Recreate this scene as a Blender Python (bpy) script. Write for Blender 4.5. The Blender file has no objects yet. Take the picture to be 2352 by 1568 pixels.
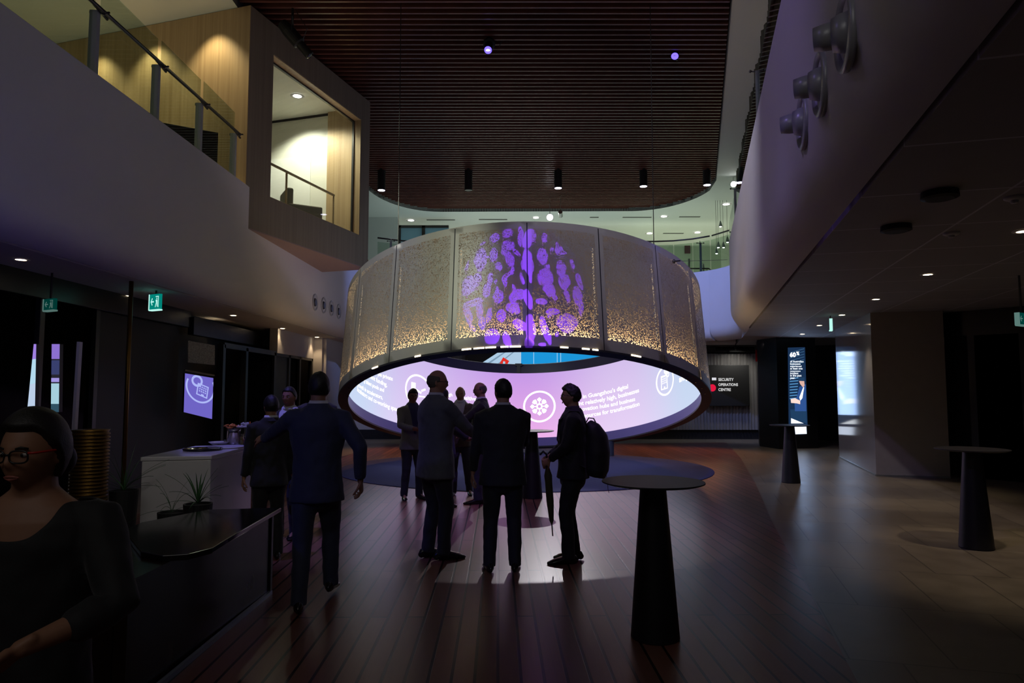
import bpy, bmesh, math, random
from mathutils import Vector, Matrix, Euler, noise
from mathutils.geometry import tessellate_polygon
random.seed(7)
SC = bpy.context.scene
COL = SC.collection
PI = math.pi
def V(*a): return Vector(a)
# ------------------------------------------------------------------ camera
FPX = 1568.0
PITCH = math.atan(114/1568)
EYE = 1.67
cam_d = bpy.data.cameras.new('camera'); cam = bpy.data.objects.new('camera', cam_d); COL.objects.link(cam)
cam_d.sensor_width = 36; cam_d.lens = 24; cam_d.clip_end = 200; cam_d.clip_start = .05
cam.location = (0, 0, EYE); cam.rotation_euler = (PI/2 + PITCH, 0, 0)
SC.camera = cam
SC.view_settings.view_transform = 'Standard'; SC.view_settings.look = 'None'
SC.view_settings.gamma = 1; SC.view_settings.exposure = 0; SC.view_settings.use_curve_mapping = False
w = bpy.data.worlds.new('world'); SC.world = w; w.use_nodes = True
w.node_tree.nodes['Background'].inputs[0].default_value = (.7, .7, .85, 1)
w.node_tree.nodes['Background'].inputs[1].default_value = .014
# ------------------------------------------------------------------ lights
def aim(o, target):
    d = Vector(target) - o.location
    o.rotation_euler = d.to_track_quat('-Z', 'Y').to_euler()
def spot(loc, target, power, color, size=60, blend=.5, radius=.05, parent=None):
    l = bpy.data.lights.new('spot_lamp', 'SPOT'); l.energy = power; l.color = color
    l.spot_size = math.radians(size); l.spot_blend = blend; l.shadow_soft_size = radius
    o = bpy.data.objects.new('spot_lamp', l); COL.objects.link(o); o.location = loc; aim(o, target)
    return o
def area(loc, target, power, color, sx, sy):
    l = bpy.data.lights.new('area_lamp', 'AREA'); l.energy = power; l.color = color
    l.shape = 'RECTANGLE'; l.size = sx; l.size_y = sy
    o = bpy.data.objects.new('area_lamp', l); COL.objects.link(o); o.location = loc; aim(o, target)
    return o
WARM = (1, .72, .42); WHITE = (1, .97, .9); COOL = (.85, .97, 1); BLUE = (.13, .12, 1); VIO = (.33, .2, 1)
# projector that throws the violet blob pattern on the ring (gobo in the lamp itself)
GP = V(.1, .3, 7.6)
gobo = spot(GP, (.17, 10.9, 3.59), 9000, (.22, .04, 1), 16, .02, .004)
# wide blue stage wash from behind the camera on backs and legs
spot((-4.6, 1.6, 3.1), (-1.55, 5.4, 1.1), 48, (.06, .07, 1), 24, .8, .1)
spot((1.6, -1, 7.4), (-.2, 6.7, .3), 45, (.05, .08, 1), 22, .8, .1)
# bright spot on the far upper ceiling that shines through the ring on the floor
spot((1.4, 25.3, 8.6), (.45, 8.4, 0), 1700, (1, .95, 1), 13, .25, .05)
# white washes on the ring front
spot((-4.6, 3.5, 8.6), (-2.0, 12.0, 3.75), 1600, (.93, 1, .82), 24, .7, .1)
spot((4.4, 4.2, 8.6), (2.5, 12.0, 3.75), 1600, (.93, 1, .82), 24, .7, .1)
spot((0.2, 0, 8.6), (.3, 11.2, 3.9), 160, (.93, 1, .82), 24, .7, .1)
# blue washes on the rear bulkhead corners and lavender on the right bulkhead
spot((1.5, 16, 8.6), (6.4, 21.5, 4.4), 2000, (.28, .38, 1), 38, .9, .1)
spot((-.5, 16, 8.6), (-4.3, 21.5, 4.2), 1100, (.28, .38, 1), 36, .9, .1)
spot((-3.5, 3, 8.4), (3.9, 9.5, 3.4), 420, (.42, .30, 1), 60, .9, .1)
spot((-1.5, 9, 8.6), (4.8, 13, 4.6), 700, (.80, .78, 1), 70, .9, .1)
spot((2.5, 6, 8.6), (-5.2, 6, 4.2), 55, (.9, .92, .9), 80, .9, .1)
# blue on the left soffit edge
spot((-2.6, 3.0, 1.1), (-5.9, 6.8, 3.3), 60, (.15, .15, 1), 60, .9, .1)
# soft fill lamp added behind the camera, for unseen hall lights
area((-1.5, -2.6, 6.2), (-1.5, 8, 2.5), 34, (1, .96, .92), 5, 2.5)
# warm floor lights at the back of the ring
spot((5.6, 19.6, 3.1), (4.6, 18.4, 0), 170, (1, .42, .15), 100, .8, .05)
spot((2.4, 20.6, 3.1), (2.4, 19.6, 0), 110, (1, .42, .15), 110, .8, .05)
spot((-3.2, 19.8, 3.1), (-3.2, 18.2, 0), 190, (1, .45, .18), 100, .8, .05)
# violet-blue floor wash around the rug
spot((4.0, 12.2, 8.6), (2.6, 13.6, 0), 330, (.16, .18, 1), 36, .8, .1)
spot((-3.0, 11.5, 8.6), (-2.2, 13.2, 0), 260, (.18, .18, 1), 32, .8, .1)
spot((1.2, 5.0, 8.6), (.6, 9.4, 0), 700, (.50, .24, 1), 34, .8, .1)
# dim warm fill lamp added to lift the foreground woman
spot((-.3, .1, 2.9), (-1.4, 1.95, 1.3), .95, (1, .62, .38), 50, .9, .3)
spot((-2.2, 3.6, 3.1), (-3.2, 6.7, .6), 26, (1, .93, .85), 38, .9, .1)  # fill lamp added to brighten the white counter front
spot((-3.4, 6.0, 8.6), (-1.9, 8.6, 0), 1300, (.24, .20, 1), 30, .9, .1)
spot((3.4, 5.0, 8.6), (2.7, 7.6, 0), 1000, (.30, .20, 1), 30, .9, .1)
spot((4.4, 9.4, 8.6), (4.6, 12.2, 0), 520, (1, .24, .10), 24, .9, .1)
spot((3.2, 6.4, 8.6), (4.0, 8.0, 0), 260, (1, .20, .10), 22, .9, .1)
# row of unseen lamps added to streak the right bulkhead's lower edge lavender
for yy in (2.6, 3.7, 5.0, 6.7, 8.9, 11.6, 15.0):
    spot((-4.0, yy+.5, 6.9), (2.68+(yy-6.63)*.27, yy, 3.72), 36+yy*1.5, (.40, .28, 1), 9.5+yy*.15, 1, .05)
# ------------------------------------------------------------------ helpers
CP, SP = math.cos(PITCH), math.sin(PITCH)
def ray(px, py):
    a = (px-1176)/FPX; b = (784-py)/FPX
    return V(a, CP - b*SP, SP + b*CP)
def atY(px, py, Y): d = ray(px, py); return V(0, 0, EYE) + d*(Y/d.y)
def atZ(px, py, z): d = ray(px, py); return V(0, 0, EYE) + d*((z-EYE)/d.z)
def fl(px, py): return atZ(px, py, 0)
def tag(o, label=None, cat=None, group=None, kind=None):
    if label: o['label'] = label
    if cat: o['category'] = cat
    if group: o['group'] = group
    if kind: o['kind'] = kind
    return o
def empty(name, loc, rz=0, label=None, cat=None, group=None):
    o = bpy.data.objects.new(name, None); COL.objects.link(o); o.location = loc; o.rotation_euler = (0, 0, rz)
    o.empty_display_size = .1
    return tag(o, label, cat, group)
class MB:
    def __init__(s): s.v = []; s.f = []; s.m = []; s.uv = {}
    def add(s, vs, fs, mi=0, M=None):
        n = len(s.v)
        for p in vs:
            p = Vector(p)
            s.v.append(M @ p if M else p)
        for f in fs: s.f.append([i+n for i in f]); s.m.append(mi)
        return s
    def box(s, lo, hi, mi=0, M=None):
        x0, y0, z0 = lo; x1, y1, z1 = hi
        vs = [(x0,y0,z0),(x1,y0,z0),(x1,y1,z0),(x0,y1,z0),(x0,y0,z1),(x1,y0,z1),(x1,y1,z1),(x0,y1,z1)]
        return s.add(vs, [(0,3,2,1),(4,5,6,7),(0,1,5,4),(1,2,6,5),(2,3,7,6),(3,0,4,7)], mi, M)
    def bar(s, a, b, w, h, mi=0, up=(0,0,1)):
        a = Vector(a); b = Vector(b); t = (b-a).normalized(); u = Vector(up)
        sd = t.cross(u)
        if sd.length < 1e-4: sd = t.cross(V(1,0,0))
        sd.normalize(); u = sd.cross(t).normalized()
        vs = [p + sd*(x*w/2) + u*(y*h/2) for p in (a, b) for x, y in ((-1,-1),(1,-1),(1,1),(-1,1))]
        return s.add(vs, [(0,1,2,3),(7,6,5,4),(0,4,5,1),(1,5,6,2),(2,6,7,3),(3,7,4,0)], mi)
    def prism(s, poly, z0, z1, mi=0, holes=()):
        loops = [list(poly)] + [list(h) for h in holes]
        tri = tessellate_polygon([[V(p[0], p[1], 0) for p in l] for l in loops])
        flat = [p for l in loops for p in l]; n = len(flat)
        vs = [(p[0], p[1], z0) for p in flat] + [(p[0], p[1], z1) for p in flat]
        fs = []
        for t in tri:
            t = list(t); a, b, c = (flat[i] for i in t)
            if (b[0]-a[0])*(c[1]-a[1]) - (b[1]-a[1])*(c[0]-a[0]) < 0: t.reverse()
            fs.append([i+n for i in t]); fs.append(t[::-1])
        k = 0
        for l in loops:
            m = len(l)
            for i in range(m): j = (i+1) % m; fs.append((k+i, k+j, k+j+n, k+i+n))
            k += m
        return s.add(vs, fs, mi)
    def tube(s, pts, rad, seg=10, mi=0, hint=None, cap=True):
        pts = [Vector(p) for p in pts]; n = len(pts)
        rad = [(r, r) if not isinstance(r, (tuple, list)) else r for r in (rad if isinstance(rad, list) else [rad]*n)]
        rings = []; last = None
        T = []
        for i in range(n):
            t = (pts[min(i+1, n-1)] - pts[max(i-1, 0)])
            T.append(t.normalized() if t.length > 1e-9 else V(0,0,1))
        def ringat(c, t, ra, rb):
            nonlocal last
            h = Vector(hint) if hint is not None else (last if last is not None else (V(1,0,0) if abs(t.x) < .9 else V(0,1,0)))
            sd = h - t*h.dot(t)
            if sd.length < 1e-5: sd = V(0,1,0) - t*t.y
            sd.normalize(); last = sd; ot = t.cross(sd)
            return [c + sd*(ra*math.cos(2*PI*k/seg)) + ot*(rb*math.sin(2*PI*k/seg)) for k in range(seg)]
        if cap == 'round':
            for a in (80, 50, 22):
                c, q = math.cos(math.radians(a)), math.sin(math.radians(a)); ra, rb = rad[0]
                rings.append(ringat(pts[0]-T[0]*(min(ra, rb)*q), T[0], ra*c, rb*c))
        for i in range(n): rings.append(ringat(pts[i], T[i], *rad[i]))
        if cap == 'round':
            for a in (22, 50, 80):
                c, q = math.cos(math.radians(a)), math.sin(math.radians(a)); ra, rb = rad[-1]
                rings.append(ringat(pts[-1]+T[-1]*(min(ra, rb)*q), T[-1], ra*c, rb*c))
        vs = [p for r in rings for p in r]; fs = []
        for i in range(len(rings)-1):
            for k in range(seg):
                j = (k+1) % seg; fs.append((i*seg+k, i*seg+j, (i+1)*seg+j, (i+1)*seg+k))
        if cap:
            fs.append(list(range(seg))[::-1]); fs.append([(len(rings)-1)*seg+k for k in range(seg)])
        return s.add(vs, fs, mi)
    def lathe(s, prof, c=(0,0,0), seg=32, mi=0, M=None):
        vs = []; fs = []; c = Vector(c)
        for r, z in prof:
            for k in range(seg): a = 2*PI*k/seg; vs.append(V(r*math.cos(a), r*math.sin(a), z) + c)
        for i in range(len(prof)-1):
            for k in range(seg):
                j = (k+1) % seg; fs.append((i*seg+k, i*seg+j, (i+1)*seg+j, (i+1)*seg+k))
        if prof[0][0] > 1e-4: fs.append(list(range(seg))[::-1])
        if prof[-1][0] > 1e-4: fs.append([(len(prof)-1)*seg+k for k in range(seg)])
        return s.add(vs, fs, mi, M)
    def ell(s, c, r, seg=16, rings=10, mi=0, M=None):
        vs = []; fs = []; c = Vector(c)
        for i in range(rings+1):
            ph = -PI/2 + PI*i/rings
            for k in range(seg):
                a = 2*PI*k/seg
                p = V(r[0]*math.cos(ph)*math.cos(a), r[1]*math.cos(ph)*math.sin(a), r[2]*math.sin(ph))
                vs.append((M @ p if M else p) + c)
        for i in range(rings):
            for k in range(seg):
                j = (k+1) % seg; fs.append((i*seg+k, i*seg+j, (i+1)*seg+j, (i+1)*seg+k))
        return s.add(vs, fs, mi)
    def build(s, name, mats, parent=None, smooth=False, org=None, bevel=0, uvf=None, clean=True):
        me = bpy.data.meshes.new(name)
        o0 = Vector(org) if org is not None else V(0,0,0)
        me.from_pydata([v - o0 for v in s.v], [], s.f)
        if not isinstance(mats, (list, tuple)): mats = [mats]
        for m in mats: me.materials.append(m)
        for p, m in zip(me.polygons, s.m): p.material_index = m; p.use_smooth = smooth
        if uvf:
            ul = me.uv_layers.new(name='UVMap')
            for lp in me.loops: ul.data[lp.index].uv = uvf(s.v[lp.vertex_index])
        if clean:
            bm = bmesh.new(); bm.from_mesh(me); bmesh.ops.remove_doubles(bm, verts=bm.verts, dist=1e-5)
            bmesh.ops.recalc_face_normals(bm, faces=bm.faces); bm.to_mesh(me); bm.free()
        o = bpy.data.objects.new(name, me); COL.objects.link(o)
        if org is not None and parent is None: o.location = o0
        if parent is not None: o.parent = parent
        if bevel:
            b = o.modifiers.new('bevel', 'BEVEL'); b.width = bevel; b.segments = 3; b.limit_method = 'ANGLE'
        return o
def struct(o): o['kind'] = 'structure'; return o
# ------------------------------------------------------------------ materials
def newmat(n):
    m = bpy.data.materials.new(n); m.use_nodes = True; nt = m.node_tree
    return m, nt, nt.nodes['Principled BSDF']
def pbr(n, col, rough=.6, metal=0, spec=.5, noise_amt=.0, nscale=8, bump=0, bscale=60, sheen=0):
    m, nt, b = newmat(n)
    b.inputs['Base Color'].default_value = (*col, 1); b.inputs['Roughness'].default_value = rough
    b.inputs['Metallic'].default_value = metal; b.inputs['Specular IOR Level'].default_value = spec
    if sheen: b.inputs['Sheen Weight'].default_value = sheen
    if noise_amt or bump:
        tc = nt.nodes.new('ShaderNodeTexCoord')
    if noise_amt:
        no = nt.nodes.new('ShaderNodeTexNoise'); no.inputs['Scale'].default_value = nscale; no.inputs['Detail'].default_value = 4
        mr = nt.nodes.new('ShaderNodeMapRange'); mr.inputs['To Min'].default_value = 1-noise_amt; mr.inputs['To Max'].default_value = 1+noise_amt
        mx = nt.nodes.new('ShaderNodeVectorMath'); mx.operation = 'SCALE'; mx.inputs[0].default_value = col
        nt.links.new(tc.outputs['Object'], no.inputs['Vector']); nt.links.new(no.outputs['Fac'], mr.inputs['Value'])
        nt.links.new(mr.outputs[0], mx.inputs['Scale']); nt.links.new(mx.outputs[0], b.inputs['Base Color'])
    if bump:
        n2 = nt.nodes.new('ShaderNodeTexNoise'); n2.inputs['Scale'].default_value = bscale
        bp = nt.nodes.new('ShaderNodeBump'); bp.inputs['Strength'].default_value = bump; bp.inputs['Distance'].default_value = .01
        nt.links.new(tc.outputs['Object'], n2.inputs['Vector']); nt.links.new(n2.outputs['Fac'], bp.inputs['Height'])
        nt.links.new(bp.outputs[0], b.inputs['Normal'])
    return m
def emit(n, col, st=1, sample=False):
    m = bpy.data.materials.new(n); m.use_nodes = True; nt = m.node_tree; nt.nodes.clear()
    e = nt.nodes.new('ShaderNodeEmission'); e.inputs[0].default_value = (*col, 1); e.inputs[1].default_value = st
    o = nt.nodes.new('ShaderNodeOutputMaterial'); nt.links.new(e.outputs[0], o.inputs[0])
    if not sample: m.cycles.emission_sampling = 'NONE'
    return m
def glassmat(n, tint, refl=.12, rough=.01, edge=.8):
    m = bpy.data.materials.new(n); m.use_nodes = True; nt = m.node_tree; nt.nodes.clear()
    t = nt.nodes.new('ShaderNodeBsdfTransparent'); t.inputs[0].default_value = (*tint, 1)
    g = nt.nodes.new('ShaderNodeBsdfGlossy'); g.inputs['Roughness'].default_value = rough
    fr = nt.nodes.new('ShaderNodeLayerWeight'); fr.inputs[0].default_value = .5
    pw = nt.nodes.new('ShaderNodeMath'); pw.operation = 'POWER'; pw.inputs[1].default_value = 4.5; nt.links.new(fr.outputs['Facing'], pw.inputs[0])
    ad = nt.nodes.new('ShaderNodeMath'); ad.operation = 'MULTIPLY_ADD'; ad.inputs[1].default_value = edge; ad.inputs[2].default_value = refl*.3
    mx = nt.nodes.new('ShaderNodeMixShader'); o = nt.nodes.new('ShaderNodeOutputMaterial')
    nt.links.new(pw.outputs[0], ad.inputs[0]); nt.links.new(ad.outputs[0], mx.inputs[0])
    nt.links.new(t.outputs[0], mx.inputs[1]); nt.links.new(g.outputs[0], mx.inputs[2]); nt.links.new(mx.outputs[0], o.inputs[0])
    return m
def brickmat(n, c1, c2, mortar, bw, bh, msz, rot=0, rough=.5, offset=.5, grain=0, spec=.5, bump=.2, vary=.5):
    m, nt, b = newmat(n); N = nt.nodes; L = nt.links
    tc = N.new('ShaderNodeTexCoord'); mp = N.new('ShaderNodeMapping'); mp.inputs['Rotation'].default_value = (0, 0, rot)
    br = N.new('ShaderNodeTexBrick'); br.inputs['Color1'].default_value = (*c1, 1); br.inputs['Color2'].default_value = (*c2, 1)
    br.inputs['Mortar'].default_value = (*mortar, 1); br.inputs['Scale'].default_value = 1
    br.inputs['Mortar Size'].default_value = msz; br.inputs['Brick Width'].default_value = bw; br.inputs['Row Height'].default_value = bh
    br.inputs['Mortar Smooth'].default_value = .1; br.offset = offset
    L.new(tc.outputs['Object'], mp.inputs[0]); L.new(mp.outputs[0], br.inputs['Vector'])
    out = br.outputs['Color']
    mp2 = N.new('ShaderNodeMapping'); mp2.inputs['Scale'].default_value = (1.5, 30, 1) if grain else (2, 2, 2)
    no = N.new('ShaderNodeTexNoise'); no.inputs['Scale'].default_value = 2; no.inputs['Detail'].default_value = 5
    L.new(mp.outputs[0], mp2.inputs[0]); L.new(mp2.outputs[0], no.inputs['Vector'])
    mr = N.new('ShaderNodeMapRange'); mr.inputs['To Min'].default_value = 1-vary; mr.inputs['To Max'].default_value = 1+vary
    L.new(no.outputs['Fac'], mr.inputs['Value'])
    vm = N.new('ShaderNodeVectorMath'); vm.operation = 'SCALE'; L.new(out, vm.inputs[0]); L.new(mr.outputs[0], vm.inputs['Scale'])
    L.new(vm.outputs[0], b.inputs['Base Color'])
    mr2 = N.new('ShaderNodeMapRange'); rv_ = .02 if grain else .07; mr2.inputs['To Min'].default_value = rough-rv_; mr2.inputs['To Max'].default_value = rough+rv_
    L.new(no.outputs['Fac'], mr2.inputs['Value']); L.new(mr2.outputs[0], b.inputs['Roughness'])
    bp = N.new('ShaderNodeBump'); bp.inputs['Strength'].default_value = bump; bp.inputs['Distance'].default_value = .004; bp.invert = True
    L.new(br.outputs['Fac'], bp.inputs['Height']); L.new(bp.outputs[0], b.inputs['Normal'])
    b.inputs['Specular IOR Level'].default_value = spec
    return m
def woodmat(n, c1, c2, axis='z', scale=1, rough=.45, spec=.4):
    """vertical veneer strips: narrow planks of slightly different tone with grain"""
    m, nt, b = newmat(n); N = nt.nodes; L = nt.links
    tc = N.new('ShaderNodeTexCoord'); mp = N.new('ShaderNodeMapping')
    mp.inputs['Scale'].default_value = (14*scale, 14*scale, .25*scale) if axis == 'z' else ((.4*scale, 14*scale, 14*scale) if axis == 'x' else (14*scale, .4*scale, 14*scale))
    no = N.new('ShaderNodeTexNoise'); no.inputs['Scale'].default_value = 1; no.inputs['Detail'].default_value = 6; no.inputs['Roughness'].default_value = .65
    cr = N.new('ShaderNodeValToRGB'); cr.color_ramp.elements[0].position = .3; cr.color_ramp.elements[1].position = .7
    cr.color_ramp.elements[0].color = (*c1, 1); cr.color_ramp.elements[1].color = (*c2, 1)
    L.new(tc.outputs['Object'], mp.inputs[0]); L.new(mp.outputs[0], no.inputs['Vector']); L.new(no.outputs['Fac'], cr.inputs[0])
    L.new(cr.outputs[0], b.inputs['Base Color']); b.inputs['Roughness'].default_value = rough; b.inputs['Specular IOR Level'].default_value = spec
    return m
M = {}
M['white'] = pbr('white_plaster', (.62, .60, .60), .75, noise_amt=.03, nscale=2)
M['soffit'] = pbr('soffit_plaster', (.50, .47, .45), .8, noise_amt=.03, nscale=2)
M['soffit_tile'] = brickmat('ceiling_tile', (.33, .31, .30), (.36, .34, .33), (.62, .62, .66), 1.2, 1.2, .012, rot=math.radians(15), rough=.7, offset=0, bump=.3, vary=.08)
M['upper_ceil'] = pbr('upper_ceiling_paint', (.62, .66, .62), .8)
M['tile'] = brickmat('stone_tile', (.17, .145, .115), (.215, .185, .145), (.09, .08, .07), .6, 1.2, .006, rot=math.radians(15), rough=.36, offset=.5, spec=.5, vary=.35)
M['timberfloor'] = brickmat('timber_floor', (.12, .050, .034), (.23, .095, .068), (.015, .006, .005), 2.6, .135, .010, rot=PI/2-.02, rough=.31, grain=1, spec=.38, vary=.22)
M['slat'] = pbr('slat_timber', (.15, .055, .04), .35, noise_amt=.35, nscale=3)
M['black'] = pbr('black_paint', (.008, .008, .009), .6)
M['blackgloss'] = pbr('black_gloss', (.006, .006, .007), .12)
M['darkwall'] = pbr('dark_panel', (.006, .006, .006), .3, noise_amt=.3)
M['darkframe'] = pbr('dark_frame', (.02, .02, .02), .4)
M['charcoal'] = pbr('charcoal_table', (.008, .008, .011), .42, noise_amt=.1, bump=.1, bscale=200)
M['tabletop'] = pbr('charcoal_tabletop', (.02, .02, .026), .5, spec=.3, noise_amt=.1)
M['rug'] = pbr('blue_rug', (.045, .055, .16), .95, noise_amt=.15, nscale=60, bump=.3, bscale=300)
M['skin_metal'] = pbr('ring_metal', (.46, .44, .40), .45, metal=.35, noise_amt=.04, nscale=3)
M['rim_dark'] = pbr('ring_rim_dark', (.012, .012, .02), .5)
M['lip'] = pbr('ring_lip', (.20, .17, .50), .5)
M['timber'] = woodmat('pale_timber', (.36, .24, .12), (.52, .38, .21))
M['timber_grey'] = woodmat('grey_washed_timber', (.20, .165, .12), (.27, .225, .165))
M['steel'] = pbr('brushed_steel', (.45, .47, .46), .35, metal=.9, noise_amt=.1)
M['nozzle'] = pbr('nozzle_paint', (.42, .43, .45), .35, metal=.15)
M['steel_dark'] = pbr('dark_steel', (.09, .085, .08), .35, metal=.8)
M['glass'] = glassmat('rail_glass', (.80, .87, .82))
M['glass_dark'] = glassmat('smoked_glass', (.22, .24, .24), refl=.0, edge=.1, rough=.12)
M['window'] = glassmat('window_glass', (.95, .98, .96))
M['lamp_warm'] = emit('lamp_warm', (1, .78, .5), 12)
M['lamp_white'] = emit('lamp_white', (1, .97, .93), 9)
M['lamp_cool'] = emit('lamp_cool', (.75, .72, 1), 8)
M['lamp_blue'] = emit('lamp_blue', (.12, .08, 1), 3)
M['lamp_blue_core'] = emit('lamp_blue_core', (.5, .55, 1), 5)
M['glow_white'] = emit('glow_white', (1, 1, 1), 1.0)
M['gold'] = pbr('gold_metal', (.16, .09, .02), .4, metal=.9, noise_amt=.2, nscale=20)
M['whitegloss'] = pbr('white_gloss', (.55, .54, .55), .25, noise_amt=.02)
M['leaf'] = pbr('leaf_green', (.03, .10, .03), .45, noise_amt=.4, nscale=12)
M['corr'] = pbr('corrugated_metal', (.38, .37, .36), .4, metal=.6, noise_amt=.08)
M['curtain'] = pbr('olive_curtain', (.09, .085, .06), .5, noise_amt=.3)
M['pillar'] = pbr('pillar_gloss', (.33, .32, .34), .09, spec=.8, noise_amt=.04, nscale=1)
M['pillar_matt'] = pbr('pillar_matt', (.34, .30, .25), .6, noise_amt=.08)
M['reddoor'] = pbr('red_door', (.14, .02, .01), .35)
M['copper'] = pbr('copper_metal', (.75, .35, .15), .2, metal=1)
M['exit_green'] = emit('exit_green', (.0, .26, .22), 1.0)
M['exit_white'] = emit('exit_white', (.55, .95, .9), 1.1)
# smooth metal with random pixel perforation: a surface pattern of real holes
def perfmat():
    m, nt, b = newmat('perforated_metal'); N = nt.nodes; L = nt.links
    b.inputs['Base Color'].default_value = (.42, .40, .36, 1); b.inputs['Roughness'].default_value = .42; b.inputs['Metallic'].default_value = .3
    uv = N.new('ShaderNodeUVMap'); 
    def cells(sx, sy, off):
        mp = N.new('ShaderNodeMapping'); mp.inputs['Scale'].default_value = (sx, sy, 1); mp.inputs['Location'].default_value = (off, off*.37, 0)
        L.new(uv.outputs[0], mp.inputs[0])
        f = N.new('ShaderNodeVectorMath'); f.operation = 'FLOOR'; L.new(mp.outputs[0], f.inputs[0])
        wn = N.new('ShaderNodeTexWhiteNoise'); wn.noise_dimensions = '2D'; L.new(f.outputs[0], wn.inputs['Vector'])
        g = N.new('ShaderNodeMath'); g.operation = 'GREATER_THAN'; g.inputs[1].default_value = .85; L.new(wn.outputs['Value'], g.inputs[0])
        return g
    a = cells(62, 124, 0); c = cells(124, 62, 31.3)
    mx = N.new('ShaderNodeMath'); mx.operation = 'MAXIMUM'; L.new(a.outputs[0], mx.inputs[0]); L.new(c.outputs[0], mx.inputs[1])
    tr = N.new('ShaderNodeBsdfTransparent'); ms = N.new('ShaderNodeMixShader'); o = nt.nodes['Material Output']
    L.new(mx.outputs[0], ms.inputs[0]); L.new(b.outputs[0], ms.inputs[1]); L.new(tr.outputs[0], ms.inputs[2]); L.new(ms.outputs[0], o.inputs[0])
    return m
M['perf'] = perfmat()
# violet blob gobo in the projector lamp
def gobo_nodes(lo):
    l = lo.data; l.use_nodes = True; nt = l.node_tree; N = nt.nodes; L = nt.links; N.clear()
    out = N.new('ShaderNodeOutputLight'); em = N.new('ShaderNodeEmission'); L.new(em.outputs[0], out.inputs[0])
    tc = N.new('ShaderNodeTexCoord'); sx = N.new('ShaderNodeSeparateXYZ'); L.new(tc.outputs['Normal'], sx.inputs[0])
    def math_(op, a, b=None, c=None):
        n = N.new('ShaderNodeMath'); n.operation = op
        for i, q in enumerate((a, b, c)):
            if q is None: continue
            if isinstance(q, (int, float)): n.inputs[i].default_value = q
            else: L.new(q, n.inputs[i])
        return n.outputs[0]
    K = 1/.0885                                     # unit circle = the gobo's edge
    az = math_('ABSOLUTE', sx.outputs[2])
    u = math_('MULTIPLY', math_('DIVIDE', sx.outputs[0], az), K); v = math_('MULTIPLY', math_('DIVIDE', sx.outputs[1], az), K*.865)
    cb = N.new('ShaderNodeCombineXYZ'); L.new(u, cb.inputs[0]); L.new(v, cb.inputs[1])
    no = N.new('ShaderNodeTexNoise'); no.inputs['Scale'].default_value = 5; L.new(cb.outputs[0], no.inputs['Vector'])
    sb = N.new('ShaderNodeVectorMath'); sb.operation = 'SUBTRACT'; L.new(no.outputs['Color'], sb.inputs[0]); sb.inputs[1].default_value = (.5, .5, .5)
    ma = N.new('ShaderNodeVectorMath'); ma.operation = 'MULTIPLY_ADD'; L.new(sb.outputs[0], ma.inputs[0]); ma.inputs[1].default_value = (.09, .09, 0); L.new(cb.outputs[0], ma.inputs[2])
    bl = [(450,205,68,52,20),(608,150,62,56,0),(305,265,42,18,35),(285,450,78,125,0),(445,400,48,85,0),(375,420,25,14,0),(130,500,22,62,-20),(512,550,36,56,20),
      (620,300,72,62,0),(575,370,38,60,0),(640,470,50,95,10),(720,390,26,78,38),(670,610,30,50,0),(620,650,60,28,25),(585,715,32,70,8),(770,200,35,115,0),(890,190,75,92,-15),(840,280,60,60,0),
      (860,500,60,160,8),(890,650,22,95,-5),(800,520,22,80,0),(1065,215,32,62,-10),(1035,430,62,98,5),(1145,345,24,30,0),(1240,355,58,66,0),(1215,290,20,55,10),(1290,380,38,26,0),
      (180,710,100,92,0),(255,660,55,60,0),(130,790,60,50,0),(400,700,38,80,0),(370,800,50,90,-15),(478,722,18,28,0),(505,895,58,76,0),(490,830,20,45,0),(785,700,24,66,18),
      (1065,680,92,108,0),(1100,590,36,72,0),(1115,820,68,100,22),(1180,900,35,40,0),(1255,570,66,88,0),(1290,710,72,88,0),(1320,860,28,80,8),(1395,490,28,60,25),(1470,700,34,100,18),
      (1440,870,50,110,8),(1480,1010,32,88,0),(750,870,100,58,0),(690,810,24,55,10),(860,930,45,115,12),(680,900,50,55,0),(670,1010,70,68,0),(720,1050,38,38,0),(545,1110,60,72,0),
      (220,930,110,42,5),(290,1010,38,100,0),(160,1050,42,120,20),(210,1200,22,70,30),(405,1090,36,85,-5),(330,1170,46,78,0),(1015,950,70,34,-12),(1150,1050,85,36,8),(1110,1080,28,48,-20),(1310,1170,122,108,0),
      (880,1230,60,138,5),(765,1210,100,52,-25),(870,1400,58,70,0),(1045,1240,42,140,12),(1100,1360,28,60,0),(440,1320,86,84,0),(610,1370,46,100,18),(1185,1300,20,28,0),(1015,1420,45,25,0)]
    tot = None
    for x, y, rx, ry, an in bl:
        mp = N.new('ShaderNodeMapping'); mp.vector_type = 'TEXTURE'
        mp.inputs['Location'].default_value = ((x-790)/740, (790-y)/740, 0); mp.inputs['Scale'].default_value = (rx/740, ry/740, 1); mp.inputs['Rotation'].default_value = (0, 0, math.radians(an))
        L.new(ma.outputs[0], mp.inputs[0])
        d = N.new('ShaderNodeVectorMath'); d.operation = 'DOT_PRODUCT'; L.new(mp.outputs[0], d.inputs[0]); L.new(mp.outputs[0], d.inputs[1])
        e = d.outputs['Value']
        tot = e if tot is None else math_('MINIMUM', tot, e)
    mr = N.new('ShaderNodeMapRange'); mr.inputs['From Min'].default_value = 1.12; mr.inputs['From Max'].default_value = .88; L.new(tot, mr.inputs['Value'])
    r2 = math_('ADD', math_('MULTIPLY', u, u), math_('MULTIPLY', v, v))
    inside = math_('LESS_THAN', r2, 1.02)
    val = math_('MULTIPLY', mr.outputs[0], inside)
    dim = math_('MULTIPLY_ADD', val, 1.0, math_('MULTIPLY', inside, .045))
    L.new(dim, em.inputs[1]); em.inputs[0].default_value = (1, 1, 1, 1)
gobo_nodes(gobo)
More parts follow.
